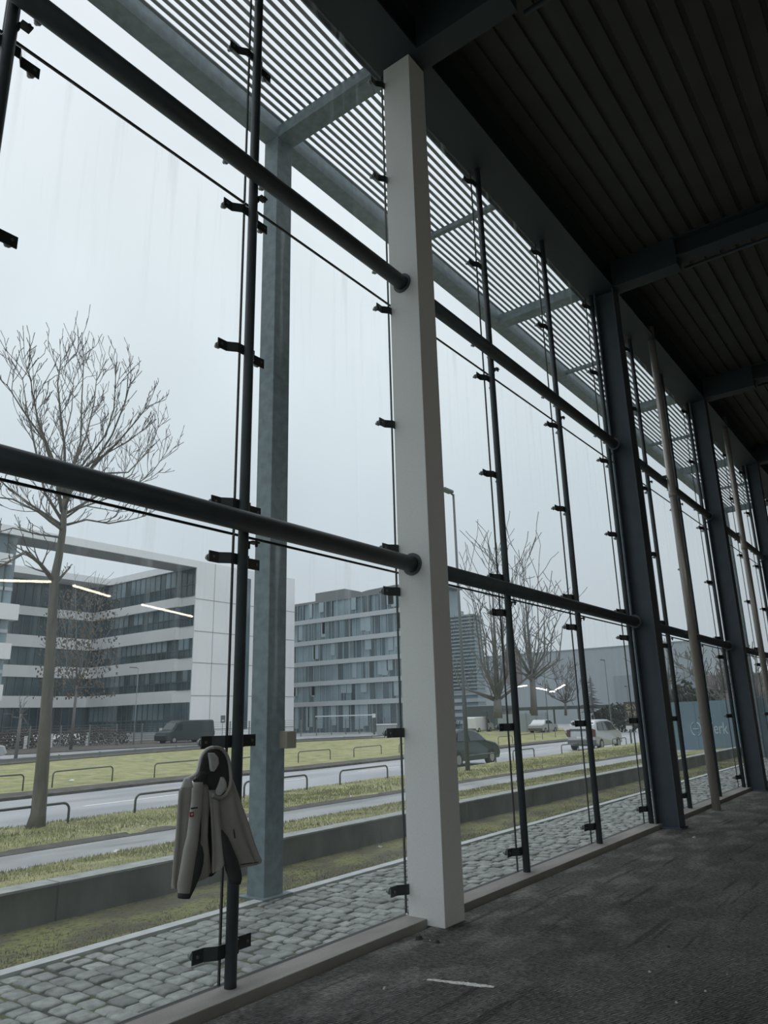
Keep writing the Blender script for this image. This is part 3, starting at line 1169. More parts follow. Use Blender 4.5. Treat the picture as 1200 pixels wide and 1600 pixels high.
simple_tree((778, 1122), (768, 885), 70, 7.0, 21, 'tall spreading bare tree behind the first mullion right of the white column', 11, 3, .035, r0=.5, trunk_frac=.12)
simple_tree((835, 1118), (815, 870), 72, 7.0, 22, 'tall spreading bare tree between the two thin mullions, with a forked trunk', 12, 3, .035, r0=.36, trunk_frac=.24)
simple_tree((884, 1118), (888, 1040), 80, 3.0, 23, 'small rounded bare tree left of the silver minivan, before the grey hall', 10, 3, .035, r0=.16, trunk_frac=.3)
simple_tree((110, 1174), (118, 915), 36, 3.4, 24, 'mid-distance bare street tree with clinging brown clusters before the white offices', 11, 3, .018, leaves=900, r0=.14, trunk_frac=.38)
simple_tree((24, 1188), (30, 1085), 24.5, .9, 25, 'slim young tree beyond the median at the far left edge', 4, 2, .012, r0=.11, trunk_frac=.7)
simple_tree((1046, 1085), (1042, 1008), 60, 3.0, 26, 'bare tree just right of the first dark column', 9, 2, .03, r0=.15)
simple_tree((1128, 1100), (1136, 1022), 62, 4.0, 27, 'bare tree right of the tall downpipe, above the hoarding', 9, 3, .03, r0=.18)
simple_tree((1186, 1130), (1180, 1020), 62, 4.5, 28, 'bare tree at the right edge beyond the second dark column', 9, 3, .03, r0=.2)

# conifer and bushes
b = at_y(928, 1122, 75)
b.z = -.36
root = thing('conifer', 'small sparse reddish conifer in front of the pale grey hall', 'tree', b)
MB().tube([b, b + Vector((0, 0, 5.9))], [.09, .03], 6).build('trunk', M['twig_far'], root)
rnd = random.Random(3)
mb = MB()
for i in range(26):
    z = .9 + i * .14
    for q in range(6):
        a = rnd.uniform(0, 2 * PI)
        r = (4.7 - z) * .36 * rnd.uniform(.6, 1.1)
        z2 = z + 1.2
        mb.tube([b + Vector((0, 0, z2)), b + Vector((math.cos(a) * r, math.sin(a) * r, z2 - .12 * r))], [.05, .02], 4, False)
mb.build('branches', M['hedge_red'], root)


def bush(px, y, w, h, label, m, seed, name='bush'):
    rnd = random.Random(seed)
    b = at_y(px[0], px[1], y)
    h += b.z + .36
    b.z = -.36
    mb = MB()
    for i in range(1300):
        a, q, z = rnd.uniform(0, 2 * PI), rnd.random() ** .5, rnd.random() ** .7
        c = b + Vector((math.cos(a) * q * w, math.sin(a) * q * w * .6, z * h * (1 - .35 * q)))
        s = rnd.uniform(.06, .16) * h * .3
        mb.add([c + Vector((-s, 0, -s)), c + Vector((s, .3 * s, -s)), c + Vector((0, s, s)), c + Vector((0, -s, s * .6))], [(0, 1, 2), (0, 2, 3), (0, 3, 1), (1, 3, 2)])
    o = mb.build(name, m, origin=b)
    return tag1(o, label, 'bush')


bush((965, 1136), 78, 2.6, 2.6, 'dark evergreen bush left of the tan lettered sign', M['hedge'], 1)
bush((1075, 1104), 70, 3.4, 2.4, 'dark low bush above the blue-grey hoarding', M['hedge'], 2)
bush((30, 1166), at_x(30, 1160, -69).y, 3.5, 1.9, 'reddish bare shrub behind the mesh fence at the far left', M['hedge_red'], 3)
bush((140, 1162), at_x(140, 1158, -69).y, 5.5, 1.9, 'dark reddish shrub behind the mesh fence, right of the big tree', M['hedge_red'], 4)
bush((700, 1140), 95, 4, 2.0, 'dark low bush behind the dark green car', M['hedge'], 6)

# ------------------------------------------------------------------ white office complex
G = -.36


def zy(u, v, y): return at_y(u, v, y).z


root = thing('office_building', 'large white office block with ribbon windows and a bridging roof beam', 'building', (-93, 66, G))
XF = -80.0
WY = 66.1
YE = at_x(460, 1000, XF).y
MB().box(-106, XF, WY + .3, YE, G, 24.3).build('end_block', M['panel_white'], root)
mb = MB()
for v in (937, 987, 1036, 1087, 1140):
    z = at_x(320, v, XF).z
    mb.box(XF - .02, XF + .03, WY + .3, YE, z - .05, z + .05)
for u in (332, 372, 425):
    y = at_x(u, 1000, XF).y
    mb.box(XF - .02, XF + .03, y - .04, y + .04, G, 24.3)
mb.build('panel_joints', M['panel_joint'], root)
y = at_x(386, 1000, XF).y
MB().box(XF - .1, XF + .05, y - .45, y + .45, G + 1, 23).build('slit_window', M['win_dark'], root)
MB().box(-84.5, XF, 14, WY + .3, 23.3, 24.3).box(-106, -101, 14, WY + .3, 23.3, 24.3).build('roof_beam', M['panel_white'], root)
MB().box(-84.4, XF - .1, 14, WY + .3, 23.24, 23.3).build('beam_soffit', M['soffit'], root)
MB().box(-106, -84.4, WY - .2, WY + .3, 23.3, 24.3).build('wing_fascia', M['panel_white'], root)
zb = []
for (u, va, vb) in ((281, 934, 948), (280, 980, 999), (279, 1029, 1048), (277, 1079, 1098)):
    zb.append((zy(u, va, WY), zy(u, vb, WY)))
# glazing of wing, back and left block
zs = [23.3] + [q for p in zb for q in p] + [G + .9]
for i in range(5):
    zt, zl = zs[2 * i], zs[2 * i + 1]
    o = MB().box(-105.2, XF - .2, WY + .22, WY + .3, zl, zt).box(-105.3, -105.2, 41, WY + .3, zl, zt).build('window_strip', M['win_dark'], root)
    g = MB()
    x = -104.5
    rnd = random.Random(i)
    while x < XF - .3:
        g.box(x - .07, x + .07, WY + .12, WY + .23, zl, zt)
        x += 1.25
    yy = 42.
    while yy < WY:
        g.box(-105.2, -105.1, yy - .07, yy + .07, zl, zt)
        yy += 1.25
    zm = zl + (zt - zl) * .42
    g.box(-104.8, XF - .3, WY + .14, WY + .22, zm - .06, zm + .06)
    g.build('glazing_bars', M['mullion_far'], o)
    bl = MB()
    x = -104.5
    while x < XF - 1.6:
        if rnd.random() < .75:
            bl.box(x + .1, x + 1.15, WY + .18, WY + .2, zm + .06, zt)
        x += 1.25
    bl.build('blinds', M['win_blue'], o)
for zt, zl in zb:
    MB().box(-105.6, -83.2, WY - .35, WY + .3, zl, zt).box(-105.6, -104.9, 41, WY + .3, zl, zt).build('spandrel_band', M['panel_white'], root)
MB().box(-105.6, -84, WY - .2, WY + .3, G, G + .9).build('plinth', M['plinth'], root)
MB().box(-105.6, -105.3, 14, WY, 22.9, 23.3).build('back_soffit', M['soffit'], root)
# left block
MB().box(-106, XF - .6, 14, 40.6, G, 23.3).build('left_block', M['win_blue'], root)
for v0, v1, ye in ((865, 882, 40.0), (943, 968, 41.4), (1005, 1030, 41.0), (1070, 1095, 40.6)):
    a, c = at_x(15, v0, XF).z, at_x(15, v1, XF).z
    MB().box(XF - 1.2, XF, 14, ye, c, a).build('spandrel_band', M['panel_white'], root)
mb = MB()
yy = 14.
while yy < 40.6:
    mb.box(XF - .62, XF - .5, yy - .08, yy + .08, G, 23.3)
    yy += 1.6
mb.build('facade_bars', M['mullion_far'], root)
mb = MB()
for z in (17.0, 12.2, 7.7, 3.4): mb.box(XF - .62, XF - .5, 14, 40.6, z - .2, z + .2)
mb.build('floor_edges', M['slab_edge'], root)

# ------------------------------------------------------------------ glass office building in the middle
YG = 95.
root = thing('office_building', 'six-storey glass office building with pale floor bands, left of the white column', 'building', (-70, YG, G))
xl, xr = -93., -57.
zf = [zy(460, v, YG) for v in (978, 1011, 1043, 1074, 1105)]
MB().box(xl, xr, YG + .3, YG + 7, G, zf[0]).build('core', M['win_blue'], root)
MB().box(xl, xr - 1, YG + .5, YG + 7, zf[0], 21.6).build('top_storey', M['win_blue'], root)
MB().box(xl, xr, YG + .2, YG + 7, 21.5, 21.9).prism([(-78, YG + 1, 21.9), (-72, YG + 1, 22.6), (-66, YG + 1, 22.8), (-58, YG + 1, 21.9)], (0, 5, 0)).build('roof', M['roofgrey'], root)
MB().box(-84.4, -77.5, YG + 1.5, YG + 6, 21.9, 23.6).build('penthouse', M['roofgrey'], root)
for z in zf:
    MB().box(xl, xr + .2, YG - .1, YG + .5, z - .0, z + .75).build('floor_band', M['slab_edge'], root)
lv = [21.5] + [z + 0 for z in zf] + [G]
rnd = random.Random(9)
for i in range(6):
    zt = lv[i]
    zl = lv[i + 1] + .75 if i < 5 else G
    dk = MB()
    x = xl
    while x < xr - .8:
        w = rnd.choice((.7, .9, 1.2, 1.5))
        if rnd.random() < (.55 if i < 5 else .9): dk.box(x, min(x + w, xr), YG + .24, YG + .32 + (.2 if i == 0 else 0), zl, zt)
        x += w + rnd.choice((.4, .9, 1.3)) * (1 if i < 5 else .3)
    o = dk.build('window_row', M['win_dark'], root)
    g = MB()
    x = xl
    while x < xr:
        g.box(x - .05, x + .05, YG + .2, YG + .26, zl, zt)
        x += 1.35
    g.build('glazing_bars', M['win_light'], o)
    lt = MB()
    for _ in range(9):
        x = rnd.uniform(xl + 2, xr - 2)
        lt.box(x, x + rnd.uniform(.6, 1.3), YG + .18, YG + .24, zl + rnd.uniform(.2, 1.2), zt)
    lt.build('blinds', M['win_light'], o)

# louvred block
root = thing('louvred_building', 'louvre-clad grey block just right of the white column', 'building', (-54, 94, G))
xa = at_y(690, 1000, 93.5).x
xb = at_y(743, 1050, 93.5).x
MB().box(xa, xb, 93.8, 96, G, 16.0).build('core', M['win_blue'], root)
mb = MB()
z = 5.0
while z < 16.2:
    mb.box(xa - .1, xb + .15, 93.4, 96.2, z, z + .22)
    z += .52
mb.build('louvres', M['hall_dark'], root)
mb = MB()
for z in (.6, 1.6, 2.6, 3.6, 4.6): mb.box(xa, xb + .1, 93.5, 96.1, z, z + .5)
mb.build('base_cladding', M['hall'], root)

# ------------------------------------------------------------------ hall, low buildings
root = thing('warehouse_hall', 'long pale grey windowless hall in the distance right of the white column', 'building', (-55, 150, G))
xa, xb = at_y(738, 1050, 150).x, at_y(1100, 1050, 150).x
zt = at_y(980, 1010, 150).z
MB().box(xa, xb, 150, 190, G, zt).build('cladding', M['hall'], root)
MB().box(at_y(958, 1050, 149.6).x, xb, 149.6, 150, G, at_y(965, 1056, 149.6).z).build('lower_cladding', M['hall_dark'], root)
a, c = at_y(787, 1018, 149.5), at_y(815, 1066, 149.5)
MB().box(a.x, c.x, 149.4, 150, c.z, a.z).build('dark_panel', M['brick_far'], root)
MB().box(xa, xb, 149.9, 190, zt, zt + .25).build('roof_edge', M['hall_dark'], root)
a, c = at_y(1094, 1056, 118), at_y(1190, 1068, 118)
o = MB().box(a.x, c.x + 8, 118, 130, G, a.z).build('low_building', M['brick_far'], origin=(a.x, 118, G))
tag1(o, 'low brownish building behind the bare trees right of the downpipe', 'building')
root = thing('carport', 'long flat-roofed dark carport in front of the grey hall', 'shelter', (-34, 82, G))
a, c = at_y(752, 1102, 82), at_y(957, 1108, 82)
MB().box(a.x, c.x, 82, 87, 2.15, 2.5).build('roof', M['lampdark'], root)
x = a.x + .5
while x < c.x:
    MB().box(x - .08, x + .08, 82.2, 82.36, G, 2.15).build('post', M['lampdark'], root)
    x += 3.0
a = at_y(745, 1100, 88)
o = MB().box(a.x - 2, a.x + 2.6, 88, 94, G, 2.9).build('dark_shed', M['lampdark'], origin=(a.x, 88, G))
tag1(o, 'dark low shed right of the louvred block', 'shed')
root = thing('site_fence', 'grey solid site fence panels beneath the carport roof', 'fence', (-33, 79, G))
a, c = at_y(778, 1130, 79), at_y(850, 1130, 79)
x = a.x
while x < c.x:
    MB().box(x, x + 1.15, 79, 79.06, G, 1.75).build('panel', M['hall'], root)
    MB().box(x + 1.15, x + 1.25, 78.96, 79.1, G, 1.85).build('post', M['hall_dark'], root)
    x += 1.25


# ------------------------------------------------------------------ mesh fence, crash rail, barrier, bin
root = thing('mesh_fence', 'thin wire mesh fence with slim posts in front of the white offices', 'fence', (-64, 40, G))
Af, Bf = Vector((-64.5, 18, G)), Vector((-64.5, 96, G))
for i in range(27):
    p = Af.lerp(Bf, i / 26)
    MB().box(p.x - .05, p.x + .05, p.y - .05, p.y + .05, G, G + 2.1).build('post', M['lampsteel'], root)
mb = MB()
for j in range(9):
    mb.box(-64.52, -64.48, 18, 96, G + .1 + j * .24, G + .125 + j * .24)
mb.build('wires', M['lampsteel'], root)
root = thing('crash_rail', 'low pale crash rail along the far side of the median grass', 'railing', FP[0], None)
pts = [p + Vector((-1.7, .3, .15)) for p in FP[:8]]
mb = MB()
for i in range(len(pts) - 1):
    a, c = pts[i], pts[i + 1]
    mb.prism([a + Vector((0, 0, -.07)), c + Vector((0, 0, -.07)), c + Vector((0, 0, .07)), a + Vector((0, 0, .07))], (-.04, 0, 0))
mb.build('beam', M['lampsteel'], root)
for i in range(len(pts) - 1):
    n_ = max(1, int((pts[i + 1] - pts[i]).length / 3))
    for j in range(n_):
        p = pts[i].lerp(pts[i + 1], j / n_)
        MB().box(p.x - .12, p.x - .04, p.y - .04, p.y + .04, G, p.z + .1).build('post', M['lampdark'], root)
a, c = at_y(493, 1118, 78), at_y(583, 1117, 78)
root = thing('barrier', 'white horizontal barrier arm in front of the glass offices', 'barrier', (c.x, 78, G))
MB().box(a.x, c.x, 77.95, 78.05, c.z - .06, c.z + .08).build('arm', M['white'], root)
MB().box(c.x, c.x + .25, 77.8, 78.2, c.z - .35, c.z + .15).build('housing', M['white'], root)
MB().box(c.x + .05, c.x + .2, 77.9, 78.1, G, c.z).build('post', M['lampdark'], root)
a, c = at_y(589, 1150, 66), at_y(611, 1131, 66)
root = thing('waste_container', 'grey waste container with white lid left of the white column', 'container', (a.x, 66, a.z))
MB().box(a.x, c.x, 66, 67, a.z + .1, c.z - .12).build('bin_body', M['bin'], root, bevel=.04)
MB().box(a.x - .05, c.x + .05, 65.95, 67.05, c.z - .12, c.z).build('lid', M['white'], root, bevel=.03)
mb = MB()
for xx in (a.x + .15, c.x - .15): mb.tube([(xx - .04, 66.2, a.z + .06), (xx + .04, 66.2, a.z + .06)], .07, 8)
mb.build('wheel', M['tyre'], root)


# ------------------------------------------------------------------ lamp posts
def lamp_post(pb, pt, y, label, arm=0, m=None, r=.07, head=.5):
    b, t = at_y(pb[0], pb[1], y), at_y(pt[0], pt[1], y)
    t.x = b.x
    b.z = -.36 if b.z < 1.5 and y > 30 else -.1
    root = thing('street_lamp', label, 'street lamp', b)
    MB().tube([b, b.lerp(t, .25), b.lerp(t, .26), t], [r, r * .95, r * .7, r * .5], 10).build('pole', m or M['lampsteel'], root)
    MB().tube([t + Vector((0, 0, -.03)), t + Vector((0, -head * .5 * arm, .03))], r * .45, 8).build('arm', m or M['lampsteel'], root)
    c = t + Vector((0, -head * .75 * arm, .04))
    MB().box(c.x - .11, c.x + .11, c.y - head * .5, c.y + head * .5, c.z - .05, c.z + .05).build('lamp_head', m or M['lampdark'], root, bevel=.02)
    return root


lamp_post((731, 1203), (710.5, 772), 20.6, 'tall dark street lamp rising just right of the white column', 1, M['lampdark'], .075, .55)
lamp_post((208, 1168), (215, 1044), 46, 'grey street lamp standing in front of the white offices', 1, M['lampsteel'], .06, .8)
lamp_post((955, 1130), (946, 1032), 70, 'thin dark lamp post before the hall, above the silver minivan', 1, M['lampdark'], .07, .7)
lamp_post((857, 1135), (850, 1030), 74, 'thin dark lamp post among the bare trees', 1, M['lampdark'], .06, .5)
lamp_post((1075, 1100), (1069, 1040), 74, 'thin lamp post seen between the first dark column and the downpipe', 1, M['lampdark'], .06, .6)
lamp_post((985, 1120), (980, 1073), 76, 'short lamp post above the tan lettered sign', 1, M['lampdark'], .05, .4)
# small parking sign and bollards
b = at_y(347, 1152, 70)
root = thing('sign_post', 'small square grey sign on a thin post against the white end wall', 'sign', b)
MB().tube([b, b + Vector((0, 0, 2.6))], .035, 6).build('pole', M['lampsteel'], root)
MB().box(b.x + .03, b.x + .07, b.y - .4, b.y + .4, b.z + 1.9, b.z + 2.9).build('sign_plate', M['mullion_far'], root)
MB().box(b.x + .07, b.x + .08, b.y - .2, b.y + .2, b.z + 2.15, b.z + 2.3).build('symbol', M['white'], root)
for u, v, w_ in ((40, 1158, 'at the far left'), (80, 1154, 'just right of the big tree trunk'), (137, 1152, 'below the young street tree'), (251, 1144, 'left of the dark van')):
    p = at_x(u, v, -66)
    o = MB().box(p.x - .1, p.x + .1, p.y - .12, p.y + .12, G, p.z + .45).build('bollard', M['white'], origin=(p.x, p.y, G))
    tag1(o, 'small white marker post behind the fence, ' + w_, 'bollard', 'white marker posts')
b = at_z(24, 1188, -.3)


def text_mesh(name, body, size, mat_, parent, origin, ex, ez, thick=.006, align='CENTER', spacing=1.0):
    cu = bpy.data.curves.new(name, 'FONT')
    cu.body = body
    cu.size = size
    cu.align_x = align
    cu.space_line = spacing
    cu.extrude = thick / 2
    tmp = bpy.data.objects.new('tmp', cu)
    COL.objects.link(tmp)
    dg = bpy.context.evaluated_depsgraph_get()
    me = bpy.data.meshes.new_from_object(tmp.evaluated_get(dg))
    bpy.data.objects.remove(tmp)
    off = OFF[parent.name]
    ex, ez = Vector(ex), Vector(ez)
    nn = ex.cross(ez)
    for v in me.vertices:
        q = Vector(origin) + ex * v.co.x + ez * v.co.y + nn * v.co.z
        v.co = q - off
    me.materials.clear()
    me.materials.append(mat_)
    o = bpy.data.objects.new(name, me)
    COL.objects.link(o)
    o.parent = parent
    return o


# lettered sign by the road
a, c = at_y(974, 1097, 45), at_y(974, 1134, 45)
root = thing('sign_board', 'dark board with tan lettering beside the first dark column', 'sign', (a.x + .6, 45, -.35))
MB().box(a.x, a.x + 1.25, 45, 45.05, c.z, a.z).build('board', M['sign_dark'], root)
MB().box(a.x + .15, a.x + .23, 45.05, 45.12, -.4, a.z - .1).box(a.x + 1.0, a.x + 1.08, 45.05, 45.12, -.4, a.z - .1).build('post', M['lampdark'], root)
text_mesh('lettering', 'SAVE\nTHE\nDATES', .40, M['sign_text'], root, (a.x + .12, 44.995, a.z - .42), (1, 0, 0), (0, 0, 1), .01, 'LEFT', 1.0)
MB().box(a.x, a.x + .35, 44.98, 45, c.z - .22, c.z).build('white_notice', M['white'], root)

# blue-grey hoarding with logo
A = at_z(1040, 1174, -.05)
Bq = at_z(1262, 1188, -.05)
d = (Bq - A)
d.z = 0
dn = d.normalized()
root = thing('hoarding', 'blue-grey site hoarding with pale logo lettering, behind the downpipe', 'hoarding', (A.x, A.y, -.05))
nrm = Vector((dn.y, -dn.x, 0))
if nrm.y > 0: nrm = -nrm
Lh = (Bq - A).length
npan = int(Lh / 2.4) + 1
for i in range(npan):
    p, q = A + dn * (i * 2.4 + .01), A + dn * (i * 2.4 + 2.39)
    MB().prism([p + Vector((0, 0, -.3)), q + Vector((0, 0, -.3)), q + Vector((0, 0, 1.95)), p + Vector((0, 0, 1.95))], nrm * -.04).build('panel', M['hoard'], root)
MB().prism([A + Vector((0, 0, 1.95)), Bq + Vector((0, 0, 1.95)), Bq + Vector((0, 0, 2.02)), A + Vector((0, 0, 2.02))], nrm * -.08).build('top_rail', M['hoard'], root)


def on_hoard(u, v):
    r_ = ray(u, v)
    t = (A - CAM).dot(nrm) / r_.dot(nrm)
    return CAM + r_ * t + nrm * .01


pc = on_hoard(1088, 1139)
mb = MB()
for sgn in (-1, 1):
    pts = []
    for t in range(13):
        a_ = PI * t / 12
        pts.append(pc + dn * (sgn * (.10) + sgn * .22 * math.sin(a_)) + Vector((0, 0, .24 * math.cos(a_))))
    mb.tube(pts, .022, 6)
mb.tube([pc + dn * -.2, pc + dn * .2], .02, 6)
mb.build('logo_mark', M['logo'], root)
pt_ = on_hoard(1100, 1145)
text_mesh('logo_lettering', 'Werk', .62, M['logo'], root, pt_ + Vector((0, 0, -.02)), dn, (0, 0, 1), .012, 'LEFT')


# ------------------------------------------------------------------ vehicles
def vehicle(name, label, cat, x, y, z, L_, Wd, outline, belt, tumble, windows, wheels, paint, wr=.31, rear_win=None, head=1, cars_axis='y', rearlamps=True, bumper=True, frontglass=None):
    """outline: side profile (s, z) with s from the rear; heading +y if head=1"""
    root = thing(name, label, cat, (x, y, z))

    def P3(s, w, zz):
        return Vector((x + w, y + head * s, z + zz))

    def hw(zz):
        return Wd / 2 - tumble * max(0, zz - belt) - .10 * max(0, .35 - zz)
    rings = []
    cs = sum(p[0] for p in outline) / len(outline)
    for f, sc in ((-1, .93), (-.93, 1.0), (0, 1.0), (.93, 1.0), (1, .93)):
        rings.append([P3(cs + (s - cs) * (sc if abs(f) == 1 else 1), f * hw(zz), .05 * (1 - sc) + (zz if abs(f) < 1 else .55 + (zz - .55) * sc)) for s, zz in outline])
    MB().loft(rings, smooth=False).build('body', paint, root, bevel=.02)
    for poly in windows:
        mb = MB()
        for sg in (-1, 1):
            pts = [P3(s, sg * (hw(zz) + .004 - .004), zz) for s, zz in poly]
            mb.prism(pts, (sg * .012, 0, 0))
        mb.build('side_window', M['carglass'], root)
    if rear_win:
        (s0, z0), (s1, z1), k = rear_win
        pts = [P3(s0, -hw(z0) * k, z0), P3(s0, hw(z0) * k, z0), P3(s1, hw(z1) * k, z1), P3(s1, -hw(z1) * k, z1)]
        MB().prism(pts, (0, -.03 * head, .005)).build('rear_window', M['carglass'], root)
    if frontglass:
        (s0, z0), (s1, z1), k = frontglass
        pts = [P3(s0, -hw(z0) * k, z0), P3(s0, hw(z0) * k, z0), P3(s1, hw(z1) * k, z1), P3(s1, -hw(z1) * k, z1)]
        MB().prism(pts, (0, .03 * head, .01)).build('windscreen', M['carglass'], root)
    for s in wheels:
        for sg in (-1, 1):
            w0 = sg * (Wd / 2 - .19)
            w1 = sg * (Wd / 2 + .005)
            o = MB().tube([P3(s, w0, wr), P3(s, w1, wr)], wr, 18).build('wheel', M['tyre'], root)
            MB().tube([P3(s, w1, wr), P3(s, w1 + sg * .012, wr)], wr * .58, 12).build('hub', M['hub'], o)
    s_r = min(p[0] for p in outline)
    if rearlamps:
        for sg in (-1, 1):
            MB().box(x + sg * (Wd / 2 - .20), x + sg * (Wd / 2 - .03), y + head * (s_r + .02) - .04, y + head * (s_r + .02) + .04, z + .72, z + 1.10).build('tail_lamp', M['redlens'], root)
        MB().box(x - .26, x + .26, y + head * s_r - .035, y + head * s_r + .01, z + .62, z + .74).build('number_plate', M['plate'], root)
    if bumper:
        MB().box(x - Wd / 2 + .04, x + Wd / 2 - .04, y + head * s_r - .05, y + head * s_r + .12, z + .32, z + .55).build('bumper', M['bumper'], root)
    return root


# silver minivan driving away on the near carriageway
pr = at_z(905, 1172, -.35)
vehicle('minivan', 'silver minivan on the wet road, seen from behind between two mullions', 'car', pr.x + .45, pr.y - .6, -.35, 4.05, 1.70,
        [(0, .35), (.02, .75), (.06, 1.0), (.20, 1.35), (.42, 1.56), (1.2, 1.62), (2.3, 1.60), (2.75, 1.50), (3.35, 1.06), (3.95, .90), (4.05, .70), (4.03, .32), (3.6, .22), (.4, .22)],
        .95, .20, [[(.42, 1.06), (.50, 1.46), (1.15, 1.50), (1.15, 1.04)], [(1.22, 1.04), (1.22, 1.50), (2.05, 1.50), (2.05, 1.02)], [(2.12, 1.02), (2.12, 1.50), (2.6, 1.43), (3.12, 1.03)]],
        (.72, 3.3), M['carpaint_silver'], .30, ((.085, 1.02), (.32, 1.46), .86), frontglass=((3.35, 1.08), (2.78, 1.49), .88))
# dark green hatchback
pr = at_z(768, 1194, -.35)
vehicle('hatchback_car', 'dark green hatchback on the road, half hidden by the white column', 'car', -13.0, pr.y - 3.5, -.35, 4.3, 1.78,
        [(0, .38), (.0, .8), (.15, 1.0), (.35, 1.08), (.75, 1.38), (1.3, 1.47), (2.1, 1.45), (2.6, 1.33), (3.15, 1.0), (3.9, .88), (4.22, .72), (4.3, .45), (4.2, .24), (.3, .24)],
        .95, .26, [[(.75, 1.02), (.98, 1.34), (1.65, 1.38), (1.65, 1.0)], [(1.72, 1.0), (1.72, 1.38), (2.1, 1.36), (2.5, 1.25), (2.85, 1.0)]],
        (.78, 3.42), M['carpaint_green'], .31, ((.38, 1.09), (.72, 1.36), .85), frontglass=((3.1, 1.03), (2.64, 1.32), .88))
# dark van parked by the offices, facing the other way
pa, pb_ = at_x(257, 1160, -61), at_x(335, 1162, -61)
vehicle('van', 'dark panel van parked in front of the white end wall', 'van', -62.0, pb_.y, -.36, 6.2, 2.0,
        [(0, .40), (.0, 1.2), (.08, 2.2), (.3, 2.32), (4.3, 2.32), (4.9, 2.1), (5.5, 1.35), (6.2, 1.12), (6.4, .8), (6.35, .35), (6.0, .28), (.3, .28)],
        1.2, .10, [[(4.3, 1.3), (4.3, 1.95), (4.85, 1.95), (5.35, 1.3)]], (1.2, 5.3), M['vanpaint'], .36, None, head=-1, rearlamps=True, frontglass=((5.5, 1.38), (4.95, 2.05), .88))
# small parked cars far away
p = at_y(872, 1134, 82)
vehicle('parked_car', 'small pale parked car under the carport, left of the silver minivan', 'car', p.x, 76, -.36, 4.2, 1.75,
        [(0, .4), (.0, .85), (.6, 1.0), (1.1, 1.42), (2.3, 1.42), (3.0, 1.0), (4.0, .85), (4.2, .4), (4, .25), (.2, .25)], .95, .22, [[(1.0, 1.0), (1.25, 1.35), (2.2, 1.35), (2.7, 1.0)]],
        (.8, 3.3), M['carpaint_silver'], .3, None, rearlamps=False)
p = at_y(752, 1134, 84)
vehicle('parked_van', 'pale box van parked by the dark shed right of the louvred block', 'van', p.x + .6, 80, -.36, 4.6, 1.9,
        [(0, .4), (.0, 1.7), (.1, 1.9), (3.2, 1.9), (3.8, 1.2), (4.5, 1.0), (4.6, .4), (4.4, .3), (.2, .3)], 1.1, .1, [[(2.6, 1.15), (2.6, 1.7), (3.2, 1.7), (3.55, 1.15)]], (.8, 3.6), M['white'], .3, None, rearlamps=False)
p = at_x(1, 1182, -47)
vehicle('parked_car', 'pale car just entering the photo at the left edge', 'car', -47, p.y - 4.2, -.36, 4.2, 1.75,
        [(0, .4), (.0, .85), (.6, 1.0), (1.1, 1.42), (2.3, 1.42), (3.0, 1.0), (4.0, .85), (4.2, .4), (4, .25), (.2, .25)], .95, .22, [[(1.0, 1.0), (1.25, 1.35), (2.2, 1.35), (2.7, 1.0)]],
        (.8, 3.3), M['carpaint_silver'], .3, None, rearlamps=False)

# litter outdoors
for (u, v, z, s, w) in ((182, 1331, .14, .06, 'crumpled white paper on the grass bank left of the jacket'), (222, 1292, .04, .05, 'small white scrap on the near verge beside the path'), (112, 1220, -.22, .12, 'white scrap on the median grass right of the big tree'),
                        (548, 1245, .05, .05, 'white scrap on the verge left of the white column'), (594, 1324, -.03, .05, 'pale litter on the moss strip left of the white column')):
    p = at_z(u, v, z)
    rnd = random.Random(u)
    mb = MB()
    s *= .55
    ring = [p + Vector((math.cos(t) * s * rnd.uniform(.6, 1.3), math.sin(t) * s * 1.6 * rnd.uniform(.6, 1.3), rnd.uniform(-.01, .02))) for t in [k * PI / 4 for k in range(8)]]
    mb.loft([ring, [q.lerp(p, .6) + Vector((0, 0, s * .7)) for q in ring]], smooth=False)
    tag1(mb.build('paper_scrap', M['white'], origin=p), w, 'litter')

# ------------------------------------------------------------------ work jacket hanging by its hood
M['jacket'] = mat('warm grey work jacket cloth', (.42, .395, .36), .9, 0, (7, .12, 4), (400, .3))
M['jacket_dark'] = mat('charcoal jacket inserts', (.055, .055, .055), .9, 0, (9, .15, 3), (400, .3))
M['jacket_light'] = mat('light grey fleece lining', (.60, .60, .57), .95, 0, (40, .1, 3), (300, .4))
M['label_red'] = mat('small red cloth badge', (.40, .05, .05), .8)
M['label_white'] = mat('white cloth', (.72, .72, .70), .8)


def J(zx, zy_, x):
    """jacket drawing coordinates (5.335 units per photo pixel) to a point at distance x from the glass line"""
    return at_x(250 + zx / 5.335, 1120 + zy_ / 5.335, x)


jk = thing('work_jacket', 'grey hooded work jacket hanging by its hood from the black glass clamp', 'jacket', J(440, 250, .06))


